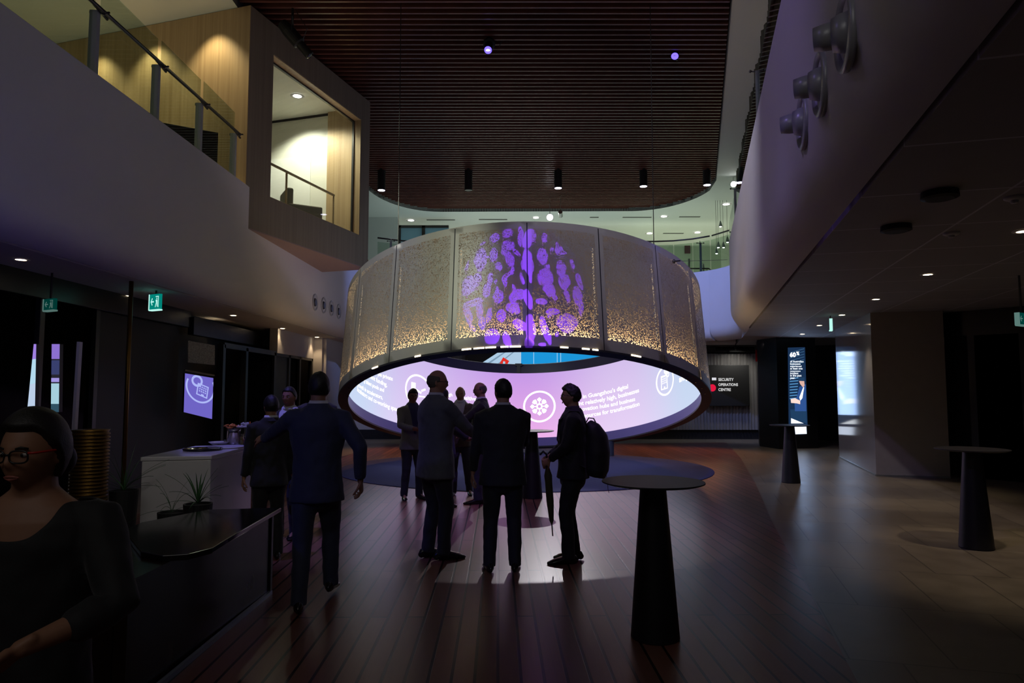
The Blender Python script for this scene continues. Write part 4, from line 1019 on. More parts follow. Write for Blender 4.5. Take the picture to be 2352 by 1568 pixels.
stage_light(712, 128, 12.7, (1.5, 14, 2), 'unlit black stage spotlight against the pod top edge', 0)
# surface mounted cylinder downlights on the slats
for x, y, on, nm in ((876, 430, 1, 'leftmost of the row'), (1076, 430, 0, 'the only one switched off'), (1282, 425, 1, 'above the ring centre'), (1478, 421, 1, 'right of the ring centre'), (1624, 418, 1, 'rightmost of the row')):
    p = atY(x, y+7, 22.3); root = empty('cylinder_downlight', (p.x, p.y, p.z), 0, 'black cylinder downlight under the slats, '+nm, 'ceiling light', 'cylinder downlights at the far end of the slats')
    h = CEIL+.15-p.z
    MB().lathe([(.12, 0), (.13, .01), (.13, h), (0, h)], (0, 0, 0), 24).build('housing', M['black'], root)
    MB().lathe([(0, .0), (.115, .0), (.12, .012)], (0, 0, -.004), 24).build('diffuser', M['lamp_cool' if on else 'darkframe'], root)
    if on: spot((p.x, p.y, p.z-.05), (p.x, p.y, 0), 28, (.8, .78, 1), 60, .6, .08)
# black speaker discs and smoke detectors in the right ceiling
for x, y, nm in ((2158, 440, 'the nearer, larger one'), (2058, 518, 'the farther one')):
    p = atZ(x, y, SOF-.01); MBx = MB().lathe([(.13, .02), (.135, -.05), (.10, -.062), (0, -.062)], (0, 0, 0), 24).build('ceiling_speaker', M['black'], smooth=False); MBx.location = p
    tag(MBx, 'round black ceiling speaker on the right ceiling, '+nm, 'speaker', 'black speakers in the right ceiling')
for x, y, nm in ((2185, 534, 'beside the farther speaker'), (2330, 452, 'near the right edge')):
    p = atZ(x, y, SOF-.01); r = empty('smoke_detector', p, 0, 'small white smoke detector on the right ceiling, '+nm, 'smoke detector')
    MB().lathe([(.075, .01), (.075, -.015), (.05, -.03), (0, -.03)], (0, 0, 0), 20).build('base', M['white'], r, smooth=True)
    MB().lathe([(.03, -.03), (.028, -.05), (0, -.052)], (0, 0, 0), 16).build('sensor', M['white'], r, smooth=True)
# vents
def vent(p, out, r, label, group, big=True):
    rz = math.atan2(out.y, out.x); root = empty('air_jet_nozzle', p, rz, label, 'air vent', group)
    Ry = Matrix.Rotation(PI/2, 4, 'Y')
    MB().lathe([(r, -.02), (r*1.04, .012), (r*.94, .03), (r*.86, .0), (r*.78, -.06)], (0, 0, 0), 40, M=Ry).build('outer_ring', M['nozzle'], root, smooth=True)
    MB().lathe([(r*.84, -.05), (0, -.06)], (0, 0, 0), 30, M=Ry).build('throat', M['black'], root)
    if big:
        Rt = Matrix.Rotation(math.radians(-14), 4, 'Z') @ Ry
        MB().lathe([(r*.56, -.05), (r*.50, .03), (r*.42, .075), (r*.39, .065)], (0, 0, 0), 36, M=Rt).build('cone', M['nozzle'], root, smooth=True)
        MB().lathe([(r*.37, .04), (r*.35, .11), (r*.30, .17), (r*.27, .165), (r*.20, .06)], (0, 0, 0), 30, M=Rt).build('nozzle', M['nozzle'], root, smooth=True)
    else:
        MB().lathe([(r*.6, -.04), (r*.45, .03), (r*.38, .03)], (0, 0, 0), 24, M=Ry).build('nozzle', M['steel_dark'], root, smooth=True)
    return root
outR = V(-math.cos(R15), math.sin(R15), 0)
for Y, nm in ((3.74, 'nearest the camera, cut by the top edge'), (4.52, 'middle one of the three'), (5.27, 'farthest of the three')):
    p = rline(Y); vent(V(p.x, p.y, {3.74: 3.70, 4.52: 3.76, 5.27: 3.80}[Y]) + outR*.002, outR, .215, 'round steel air nozzle on the right bulkhead, '+nm, 'air nozzles on the right bulkhead')
for i, (x, nm) in enumerate(((720, 'nearest of the four'), (740, 'second of the four'), (758, 'third of the four'), (775, 'farthest of the four'))):
    Y = 5.0/((1176-x)/FPX + .0185) if False else 5.1/(((1176-x)/FPX) + .0185)
    p = lline(Y); p.z = atY(x, 694+i*7, Y).z; vent(p + V(.002, 0, 0), V(1, 0, 0), .2, 'small round air nozzle on the left bulkhead beside the ring, '+nm, 'air nozzles on the left bulkhead', False)
# ------------------------------------------------------------------ bar tables
def bar_table(p, label, r=.35, h=1.05):
    root = empty('bar_table', (p.x, p.y, 0), 0, label, 'table', 'tall round bar tables')
    MB().lathe([(r-.03, h-.018), (r, h-.008), (r, h), (0, h)], (0, 0, 0), 64).build('table_top', M['tabletop'], root)
    MB().lathe([(.155, 0), (.165, .01), (.163, .03), (.088, h-.03), (.088, h-.018), (0, h-.018)], (0, 0, 0), 48).build('pedestal', M['charcoal'], root, smooth=True).modifiers.new('e', 'EDGE_SPLIT')
    return root
bar_table(fl(1505, 1464), 'nearest black bar table with tapered column, right of the group')
bar_table(fl(1222, 1143), 'black bar table standing between the two men in front of the screen')
bar_table(fl(1817, 1108), 'far black bar table in front of the dark pillar, right side')
bar_table(fl(2243, 1258), 'black bar table on the stone floor at the right edge')
# ------------------------------------------------------------------ left side: glowing panels painted as screen reflections in the dark facade
def glow_panel(name, pts, Y, label, mat, depth=.05):
    ps = [atY(x, y, yy_) for (x, y), yy_ in zip(pts, Y)]
    n_ = (ps[1]-ps[0]).cross(ps[3]-ps[0]).normalized()
    if n_.y > 0: n_ = -n_
    o = ps[3].copy(); root = empty(name, o, 0, label, 'screen'); qs = [p-n_*depth for p in ps]
    MB().add([p+n_*-.004 for p in ps]+qs, [(7, 6, 5, 4), (0, 1, 2, 3), (0, 4, 5, 1), (1, 5, 6, 2), (2, 6, 7, 3), (3, 7, 4, 0)]).build('casing', M['black'], root, org=o)
    MB().add([p for p in ps], [(0, 1, 2, 3)]).build('display', mat, root, org=o, clean=False)
    def mp(u, v, off=.004):
        a = ps[0].lerp(ps[1], u); b = ps[3].lerp(ps[2], u); return b.lerp(a, v) + n_*off
    return root, o, mp
PUR = emit('reflection_purple', (.155, .125, .55), 1.0, sample=True); LAV = emit('reflection_lavender', (.42, .47, .92), 1)
root, o_, mp = glow_panel('display_or_reflection', [(425, 857), (490, 868), (487, 962), (422, 946)], [12.6, 13.1, 13.1, 12.6], 'purple glowing panel painted as a city-icon screen reflected in glass, left of the counter', PUR)
# icon: ring (cut by the top edge), globe and building
def clip(poly): return [(min(1, max(0, x)), min(1, max(0, y))) for x, y in poly]
ringp = []
for i in range(41):
    an = math.radians(-205 + 232*i/40); ringp.append((.55+.52*math.cos(an), .72+.40*math.sin(an)))
rin = []
for i in range(41):
    an = math.radians(27 - 232*i/40); rin.append((.55+.46*math.cos(an), .72+.355*math.sin(an)))
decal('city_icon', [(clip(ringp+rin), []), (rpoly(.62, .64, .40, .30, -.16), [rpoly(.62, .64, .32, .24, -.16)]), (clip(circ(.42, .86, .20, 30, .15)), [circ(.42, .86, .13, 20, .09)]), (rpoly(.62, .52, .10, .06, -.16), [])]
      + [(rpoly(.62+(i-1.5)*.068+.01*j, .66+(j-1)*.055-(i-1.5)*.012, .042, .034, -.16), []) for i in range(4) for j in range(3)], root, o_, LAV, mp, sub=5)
pn = MB().add([atY(x, y, q_) for (x, y), q_ in zip([(430, 782), (491, 793), (491, 838), (430, 832)], [12.55, 13.05, 13.05, 12.55])], [(0, 1, 2, 3)])
o = pn.build('textured_panel', pbr('texture_panel', (.30, .30, .27), .6, noise_amt=.9, nscale=40, bump=.8, bscale=60), clean=False); o.modifiers.new('s', 'SOLIDIFY').thickness = .03
tag(o, 'mottled grey wall panel above the purple reflection panel', 'wall panel')
tb = MB().bar(atY(424, 850, 12.55), atY(492, 862, 13.05), .03, .03); o = tb.build('light_bar', M['steel_dark']); tag(o, 'thin dark metal bar between the mottled panel and purple reflection panel', 'bar')
def sliver(pts, Y, label, bands):  # glowing strips drawn as the ring screen mirrored in the glass
    root, o_, mp = glow_panel('reflection_sliver', pts, [Y]*4, label, emit('sl_base', (.02, .02, .03)))
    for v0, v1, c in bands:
        decal('reflection_band', [([(.02, v0), (.98, v0), (.98, v1), (.02, v1)], [])], root, o_, emit('sl', c), mp, sub=5)
sliver([(78, 790), (84, 790), (81, 945), (62, 950)], 7.05, 'narrow slanted glowing strip, a painted screen reflection between the dark door frames', [(.42, .0, (.5, .62, .8)), (.42, .78, (.45, .7, .85)), (.78, 1, (.35, .22, .75))])
sliver([(119, 790), (138, 790), (136, 946), (117, 946)], 7.05, 'narrow glowing panel, a painted purple and pale blue reflection in the dark doorway', [(0, .12, (.03, .08, .12)), (.12, .42, (.38, .62, .72)), (.44, .50, (.36, .30, .75)), (.55, .76, (.04, .05, .15)), (.78, 1, (.26, .16, .62))])
a = atY(168, 970, 7.06); bm_ = MB().bar(V(a.x, a.y, 0), V(a.x+.03, a.y, atY(168, 785, 7.06).z), .05, .03); o = bm_.build('pale_post', M['soffit']); tag(o, 'pale narrow post inside the dark glazed doors', 'post')
a = atY(289, 960, 9.7); o = MB().tube([V(a.x, a.y, 0), V(a.x, a.y, SOF)], .03, 12).build('gold_reflection', M['gold'], smooth=True); tag(o, 'upright gold bar standing for a reflection by the dark wall', 'pole')  # gold tube modelled in place of a gold reflection
for x, nm in ((205, 'left'), (240, 'right')):
    a = atY(x, 900, 7.6); o = MB().box((LW-.01, a.y-.015, 1.85), (LW+.03, a.y+.015, 2.25)).build('door_handle', M['gold'], bpy.data.objects['window_1'])
# gold ribbed stand
a = atY(204, 1095, 6.0); gs = empty('ribbed_stand', (a.x, a.y, .0), 0, 'round gold ribbed stand behind the woman in black', 'stand')
zt_ = atY(204, 986, 6.0).z; pr_ = []; z = 0
while z < zt_-.03: pr_ += [(.148, z), (.153, z+.008), (.148, z+.016), (.138, z+.018), (.138, z+.028)]; z += .03
MB().lathe(pr_+[(.15, zt_), (0, zt_)], (0, 0, 0), 32).build('ribbed_body', M['gold'], gs, smooth=True)
spot((a.x+.3, a.y-.7, 2.9), (a.x, a.y, .8), 2, (1, .75, .35), 40, .8, .02)
# ------------------------------------------------------------------ white counter with catering things
A = atY(326, 1047, 6.55); B = atY(485, 1042, 6.72); C = atY(580, 1020, 8.05)
ct = empty('white_counter', (B.x, B.y, 0), 0, 'white boxy serving counter at the left', 'counter'); co_ = ct.location
hh = 1.045; dirc = V(C.x-B.x, C.y-B.y, 0)
pl = [(A.x, A.y), (B.x, B.y), (B.x+dirc.x, B.y+dirc.y), (A.x+dirc.x, A.y+dirc.y)]
MB().prism(pl, .0, hh-.04).build('body', M['whitegloss'], ct, org=co_, bevel=.008)
MB().prism([(pl[0][0]-.01, pl[0][1]-.01), (pl[1][0]+.01, pl[1][1]-.01), (pl[2][0]+.01, pl[2][1]+.01), (pl[3][0]-.01, pl[3][1]+.01)], hh-.04, hh).build('counter_top', M['whitegloss'], ct, org=co_, bevel=.008)
def ontop(px, py): return atZ(px, py, hh)
p = ontop(465, 1034); t = empty('serving_tray', p, 0, 'round black serving tray on the white counter', 'tray')
MB().lathe([(0, .004), (.17, .004), (.19, .022), (.197, .024), (.185, .0), (0, 0)], (0, 0, 0), 40).build('tray_body', M['blackgloss'], t, smooth=True)
p = ontop(478, 1040); o = MB().lathe([(0, .008), (.19, .014), (.21, .018), (.20, .004), (0, 0)], (0, 0, 0), 40).build('platter', M['whitegloss'], smooth=True); o.location = p + V(.03, .02, .0)
o.location = ontop(520, 1028); tag(o, 'shallow white platter behind the black tray', 'platter')
p = ontop(503, 1024); o = MB().lathe([(.05, 0), (.11, .045), (.115, .05), (.10, .045), (.045, .008), (0, .008)], (0, 0, 0), 32).build('bowl', M['whitegloss'], smooth=True); o.location = p; tag(o, 'low white bowl on the white counter', 'bowl')
GL = glassmat('jar_glass', (.86, .86, .82), refl=.6)
p = ontop(536, 1023); j = empty('glass_jar', p, 0, 'tall clear glass jar heaped with snacks', 'jar')
MB().lathe([(.07, 0), (.075, .02), (.07, .16), (.08, .2), (.075, .2), (.065, .16), (.068, .02), (0, .01)], (0, 0, 0), 28).build('jar_body', GL, j, smooth=True)
MB().lathe([(.05, .02), (.055, .08), (.045, .14), (0, .15)], (0, 0, 0), 20).build('contents', pbr('cream', (.5, .4, .28), .7), j, smooth=True)
CH = pbr('orange_snack', (.62, .22, .05), .6, noise_amt=.3, nscale=30); CW = pbr('pale_snack', (.42, .42, .38), .7)
sn = MB(); rnd = random.Random(5)
for i in range(14): an = rnd.random()*6.28; r = rnd.random()*.09; sn.ell((r*math.cos(an)-.02, r*math.sin(an), .21+rnd.random()*.03), (.035, .02, .008), 8, 5, M=Euler((rnd.random()-.5, rnd.random()-.5, an)).to_matrix().to_4x4())
sn.build('orange_crisps', CH, j); 
sn = MB()
for i in range(16): an = rnd.random()*6.28; r = rnd.random()*.08; sn.ell((r*math.cos(an)+.11, r*math.sin(an)+.02, .22+rnd.random()*.035), (.016, .016, .014), 8, 5)
sn.ell((.11, .02, .215), (.09, .08, .012), 12, 5); sn.build('popcorn', CW, j)
def glass_of(px, py, col, label, h=.13, r=.03):
    p = ontop(px, py); g = empty('drinking_glass', p, 0, label, 'glass')
    MB().lathe([(r*.85, 0), (r, h), (r*.94, h), (r*.8, .006), (0, .006)], (0, 0, 0), 20).build('tumbler', GL, g, smooth=True)
    MB().lathe([(r*.76, .008), (r*.86, h*.75), (0, h*.76)], (0, 0, 0), 18).build('drink', pbr('drink', col, .3), g, smooth=True); return g
glass_of(553, 1022, (.6, .42, .03), 'glass of yellow juice beside the glass jar')
for x, y, nm in ((560, 1020, 'left'), (568, 1019, 'middle'), (577, 1018, 'right')): GLS = glass_of(x, y, (.28, .02, .02), 'short glass of red drink, %s one of three on the counter' % nm, .085, .034)
st = GLS.location; o = MB().tube([st+V(0, .0, .01), st+V(-.03, .02, .26)], .008, 8).build('straw', pbr('orange_plastic', (.6, .12, .03), .4), GLS, org=GLS.location)
p = ontop(516, 1026); glass_of(518, 1023, (.4, .35, .3), 'small clear glass next to the white bowl', .07, .022)
# ------------------------------------------------------------------ dark bench in front with glossy top and strip light
bn = empty('reception_counter', (-2.0, 5, 0), 0, 'low dark wooden counter with glossy black top in the left foreground', 'counter'); bo = bn.location
c0 = V(-1.985, 5.78, 0)
MB().prism([(-2.0, 5.76), (-2.03, 3.7), (-2.3, 3.4), (-2.8, 3.5), (-2.8, 5.3), (-2.45, 5.76)], .03, .665).build('body', brickmat('dark_boards', (.018, .010, .008), (.022, .012, .009), (.006, .004, .003), .7, .09, .003, rot=0, rough=.25, spec=.25), bn, org=bo)
topp = [(-1.93, 5.80), (-1.88, 4.6), (-1.86, 4.32), (-1.93, 4.16), (-2.07, 4.12), (-2.25, 4.22), (-2.72, 4.86), (-2.75, 5.15), (-2.5, 5.70)]
MB().prism(topp, .665, .70).build('counter_top', M['blackgloss'], bn, org=bo, bevel=.006)
MB().box((-2.0, 2.6, 0), (-1.975, 5.76, .035)).build('kick_strip', pbr('kick_steel', (.30, .34, .42), .4, metal=.5), bn, org=bo)
MB().box((-2.02, 5.74, .0), (-1.985, 5.78, .665)).build('corner_trim', M['darkframe'], bn, org=bo)
# spiky plants
def plant(p, n, L_, label, seed, spread=1.0, z0=0.0, wdt=.02):
    r = empty('potted_plant', p, 0, label, 'plant'); rnd = random.Random(seed)
    MB().lathe([(.085, -p.z), (.12, 0), (.105, 0), (.10, -.02), (0, -.02)], (0, 0, 0), 24).build('pot', M['black'], r)
    mb = MB()
    for i in range(n):
        an = 2*PI*i/n + rnd.random()*.5; el = .25 + rnd.random()*1.1; L = L_*(.7+.5*rnd.random()); q = V(0, 0, 0); d = V(math.cos(an)*math.cos(el), math.sin(an)*math.cos(el), math.sin(el)); pts = []
        sd = V(-math.sin(an), math.cos(an), 0); k = 8
        for j in range(k+1):
            u = j/k; wd_ = wdt*math.sin(PI*min(1, .15+u*.85))**.7*(1-u*.6); pts.append((q.copy(), wd_)); q += d*(L/k); d = (d + V(0, 0, -.11*spread)).normalized()
        vs = []
        for q_, w__ in pts: vs += [q_-sd*w__/2, q_+V(0, 0, -.003), q_+sd*w__/2]
        mb.add(vs, [f for j in range(k) for f in ((3*j, 3*j+1, 3*j+4, 3*j+3), (3*j+1, 3*j+2, 3*j+5, 3*j+4))])
    mb.build('leaves', M['leaf'], r, clean=False); return r
plant(atY(455, 1156, 6.05), 17, .34, 'spiky green plant between the dark counter and white counter', 3)
plant(atY(395, 1175, 6.2), 9, .42, 'thin-leaved plant in front of the white counter face', 8, 1.2, wdt=.006)
plant(atY(285, 1125, 6.3), 22, .40, 'bushy grassy plant beside the gold ribbed stand', 11, .8, wdt=.010)
# ------------------------------------------------------------------ upstairs far right furniture
pd = pbr('pendant_glass', (.35, .4, .36), .2)
for i, (x, y) in enumerate(((1650, 568), (1662, 568), (1646, 582), (1655, 520), (1671, 556))):
    p = atY(x, y, 25.5); r = empty('pendant_lamp', p, 0, 'small glass pendant lamp upstairs at the far right, %s' % ['left of the lower pair', 'right of the lower pair', 'lowest one', 'highest one', 'rightmost one by the bulkhead'][i], 'pendant lamp', 'pendant lamps upstairs far right')
    MB().lathe([(.015, .22), (.03, .19), (.065, .04), (.07, 0)], (0, 0, 0), 16).build('lamp_shade', pd, r, smooth=True); MB().ell((0, 0, .015), (.045, .045, .045), 12, 8).build('bulb', M['lamp_white'], r, smooth=True); MB().tube([(0, 0, .21), (0, 0, CEIL-p.z)], .006, 5).build('cord', M['black'], r)
p = atY(1579, 573, 29); o = MB().box((-.12*1.0, -.02, -.17), (.12, .02, .17)).build('picture_frame', pbr('frame_maroon', (.10, .04, .05), .5)); o.scale = (1, 1, 1); o.location = V(p.x, 29.0, p.z); tag(o, 'small dark framed picture upstairs behind the far balustrade', 'picture')
# partition wall the picture hangs on and an inner stair rail
pw_ = MB().box((2.0, 29.05, 4.9), (9.0, 29.2, 7.9)).build('wall_upper_partition', pbr('part', (.42, .48, .38), .6)); struct(pw_)
ir = rail_run('stair_balustrade', [V(4.2, 24.6, 0), V(6.0, 24.6, 0), V(7.15, 24.6, 0), V(7.5, 25.2, 0)], 4.9, 5.9, 6.12, 'second glass balustrade round the upstairs stairwell, far right', [V(7.1, 24.6, 0), V(5.2, 24.6, 0)], V(0, 0, 0), M['steel_dark'], .03)
for i in range(5):
    x = 5.2+i*.55; o = MB().box((x, 26.2, 4.9), (x+.06, 26.3, 6.6+.2*(i % 2))).build('glazing_bar', M['steel']); tag(o, 'upright glazing bar behind the stairwell rail, ' + ['leftmost', 'second from left', 'middle', 'second from right', 'rightmost'][i] + ' of five', 'post', 'upright glazing bars behind the stairwell rail')
# window on the rear upper left
wfm = MB(); a = atY(915, 517, 28); b = atY(1030, 560, 28)
wfm.box((a.x, 28, 5), (a.x+.1, 28.15, a.z)).box((a.x, 28, a.z-.1), (b.x, 28.15, a.z)).box((atY(969, 530, 28).x, 28, 5), (atY(976, 530, 28).x, 28.15, a.z))
struct(wfm.build('window_5', M['steel_dark']))
struct(MB().box((a.x, 28.08, 5), (b.x, 28.1, a.z)).build('window_6', pbr('blue_pane', (.25, .45, .55), .2)))
struct(MB().box((-9, 28.0, 4.9), (a.x, 28.2, CEIL)).build('wall_upper_left', M['upper_ceil']))
# ceiling slots upstairs
for x0_, x1_, y, nm in ((980, 1045, 505, 'leftmost one'), (1100, 1165, 504, 'left of the dazzling spotlight'), (1430, 1496, 499, 'long one right of centre'), (1560, 1608, 498, 'at the right, front row'), (1523, 1570, 536, 'back row between two downlights'), (1355, 1375, 499, 'very short one')):
    a, b = atZ(x0_, y, CEIL-.006), atZ(x1_, y, CEIL-.006); o = MB().box((a.x, a.y-.06, CEIL-.012), (b.x, a.y+.06, CEIL)).build('air_slot', M['darkframe']); tag(o, 'thin dark air slot in the far upper ceiling, ' + nm, 'air slot', 'air slots in the far upper ceiling')
# ------------------------------------------------------------------ people
def basis(yaw, pitch=0, roll=0): return (Matrix.Rotation(yaw, 4, 'Z') @ Matrix.Rotation(pitch, 4, 'X') @ Matrix.Rotation(roll, 4, 'Y'))
def gauss(x, s): return math.exp(-(x/s)**2)
def head_pt(d, off=0.0, fem=False):
    """point of the head surface for a unit direction (x right, y face, z up), metres from the head centre"""
    x, y, z = d
    X = .0755*x; Y = .094*y; Z = .118*z
    if z < 0:
        t = -z
        X *= 1 - (.34 if fem else .27)*t**1.6
        if y < 0: Y *= 1 - .30*t
        else: Y *= 1 + .02*t
    if y < 0 and z > -.2: Y *= 1.06
    if y > 0:
        f = y**2
        Y += .019*gauss(X, .0115)*gauss(Z+.022, .017)*f + .008*gauss(X, .010)*gauss(Z-.004, .018)*f      # nose, bridge
        Y += .0035*gauss(Z-.026, .010)*gauss(X, .05)*f                                            # brow
        Y -= .0085*gauss(abs(X)-.031, .014)*gauss(Z-.004, .013)*f                                  # eye sockets
        Y += .005*gauss(X, .020)*gauss(Z+.055, .008)*f - .003*gauss(X, .022)*gauss(Z+.0625, .004)*f + .004*gauss(X, .018)*gauss(Z+.069, .006)*f
        Y += .008*gauss(X, .022)*gauss(Z+.103, .018)*f                                            # chin
        X += (.004 if x > 0 else -.004)*gauss(abs(X)-.05, .02)*gauss(Z+.02, .02)*f                  # cheeks
    p = V(X, Y, Z)
    return p + V(x, y, z)*off
def head_mesh(mb, Mx, sc, seg=56, rings=44, fem=False, offf=None):
    vs = []; fs = []
    for i in range(rings+1):
        ph = -PI/2 + PI*i/rings
        for k in range(seg):
            a = 2*PI*k/seg; d = V(math.cos(ph)*math.sin(a), math.cos(ph)*math.cos(a), math.sin(ph))
            o = offf(d) if offf else 0
            vs.append(Mx @ (head_pt(d, o, fem)*sc))
    for i in range(rings):
        for k in range(seg):
            j = (k+1) % seg; fs.append((i*seg+k, i*seg+j, (i+1)*seg+j, (i+1)*seg+k))
    mb.add(vs, fs)
def sstep(a, b, x): t = min(1, max(0, (x-a)/(b-a))); return t*t*(3-2*t)
def ik(a, b, l1, l2, hint):
    d = b-a; L = min(d.length, (l1+l2)*.999); u = d.normalized(); x = (l1*l1-l2*l2+L*L)/(2*L); h = math.sqrt(max(0, l1*l1-x*x))
    hv = Vector(hint); hv = hv - u*hv.dot(u)
    if hv.length < 1e-4: hv = V(0, -1, 0)
    hv.normalize(); return a + u*x + hv*h, a + u*L
def hand(mb, w, d, n, thumb, sc=1, curl=.5, fr=.0085):
    d = Vector(d).normalized(); n = Vector(n); n = (n - d*n.dot(d)).normalized(); u = n.cross(d)*thumb
    k = w + d*.088*sc
    mb.tube([w-d*.03*sc, w+d*.02*sc, w+d*.055*sc, k], [(.021*sc, .017*sc), (.031*sc, .016*sc), (.040*sc, .0155*sc), (.036*sc, .013*sc)], 14, hint=u, cap='round')
    for i, (off, L) in enumerate(((.030, .92), (.010, 1.0), (-.010, .95), (-.029, .76))):
        q = k - d*.012*sc + u*off*sc; dd = (d + u*off*2.2).normalized(); pts = [q]; nn = n
        for j, l in enumerate((.043, .028, .022)):
            c = curl*(.75+.12*i)*(.6 if j == 0 else 1); ax = dd.cross(nn)
            R_ = Matrix.Rotation(c, 3, ax); dd = (R_ @ dd).normalized(); nn = (R_ @ nn).normalized()
            q = q + dd*l*L*sc; pts.append(q)
        mb.tube(pts, [fr*1.08*sc, fr*sc, fr*.93*sc, fr*.8*sc], 10, cap='round')
    q = w + d*.022*sc + u*.026*sc; d1 = (d*.62 + u*.70 + n*.30).normalized(); d2 = (d*.85 + u*.30 + n*(.3+curl*.5)).normalized()
    mb.tube([q, q+d1*.040*sc, q+d1*.040*sc+d2*.030*sc, q+d1*.040*sc+d2*.054*sc], [.0135*sc, .0112*sc, .0098*sc, .0085*sc], 10, cap='round')
def remesh(o, vox, smooth=6, fac=.5, disp=0, seed=0, nscale=9):
    m = o.modifiers.new('r', 'REMESH'); m.mode = 'VOXEL'; m.voxel_size = vox
    if smooth: s = o.modifiers.new('s', 'SMOOTH'); s.iterations = smooth; s.factor = fac
    dg = bpy.context.evaluated_depsgraph_get(); dg.update(); me = bpy.data.meshes.new_from_object(o.evaluated_get(dg))
    old = o.data; mats = list(old.materials); o.modifiers.clear(); o.data = me; bpy.data.meshes.remove(old)
    me.materials.clear()
    for mt in mats: me.materials.append(mt)
    if disp:
        me.calc_loop_triangles(); ns = [v.normal.copy() for v in me.vertices]
        for v, n_ in zip(me.vertices, ns):
            q = v.co; f = noise.noise(V(q.x*nscale, q.y*nscale, q.z*nscale*.8)+V(seed, seed*2, 0)) + .5*noise.noise(V(q.x*nscale*2.4, q.y*nscale*2.4, q.z*nscale*1.6)+V(seed, 0, seed))
            v.co = q + n_*(disp*f)
    for p in me.polygons: p.use_smooth = True; p.material_index = 0
    return o
def cut(o, test):
    bm = bmesh.new(); bm.from_mesh(o.data); bmesh.ops.delete(bm, geom=[v for v in bm.verts if test(v.co)], context='VERTS')
    for _ in range(14):
        bv = [v for v in bm.verts if v.is_boundary]; new = {}
        for v in bv:
            nb = [e.other_vert(v) for e in v.link_edges if e.is_boundary]
            if len(nb) == 2: new[v] = v.co*.4 + (nb[0].co+nb[1].co)*.3
        for v, c in new.items(): v.co = c
    bm.to_mesh(o.data); bm.free()
SKIN = pbr('skin_light', (.42, .22, .15), .5, spec=.35, noise_amt=.06, nscale=30)
SKIN_T = pbr('skin_tan', (.30, .15, .09), .5, spec=.35, noise_amt=.06, nscale=30)
HAIR = pbr('hair_dark', (.010, .008, .007), .55, bump=.15, bscale=180); HAIRG = pbr('hair_grey', (.12, .105, .09), .6, bump=.6, bscale=180)
SHOE = pbr('shoe_leather', (.012, .010, .009), .2)
def cloth(n, c, rough=.75): return pbr(n, c, rough, noise_amt=.12, nscale=60, bump=.15, bscale=400, sheen=.1)
NAVY = cloth('suit_navy', (.030, .036, .075)); CHAR = cloth('suit_charcoal', (.022, .022, .025)); GREY = cloth('blazer_grey', (.115, .12, .13)); BLK = cloth('cloth_black', (.007, .007, .008))
LGREY = cloth('blazer_light_grey', (.17, .165, .17)); TROU = cloth('trousers_dark', (.020, .021, .030)); SHIRT = cloth('shirt_white', (.6, .6, .64)); SHB = cloth('shirt_blue', (.03, .03, .12)); BROWN = cloth('blazer_brown', (.11, .085, .06)); GRT = cloth('trousers_grey', (.045, .048, .07))
TSEC = [(.80, .188, .128, 0), (.92, .186, .130, .0), (1.02, .172, .122, .0), (1.12, .166, .118, .0), (1.25, .190, .124, .003), (1.37, .206, .124, .0), (1.435, .202, .110, -.004), (1.475, .172, .092, -.008), (1.51, .110, .074, -.012), (1.54, .068, .064, -.012)]
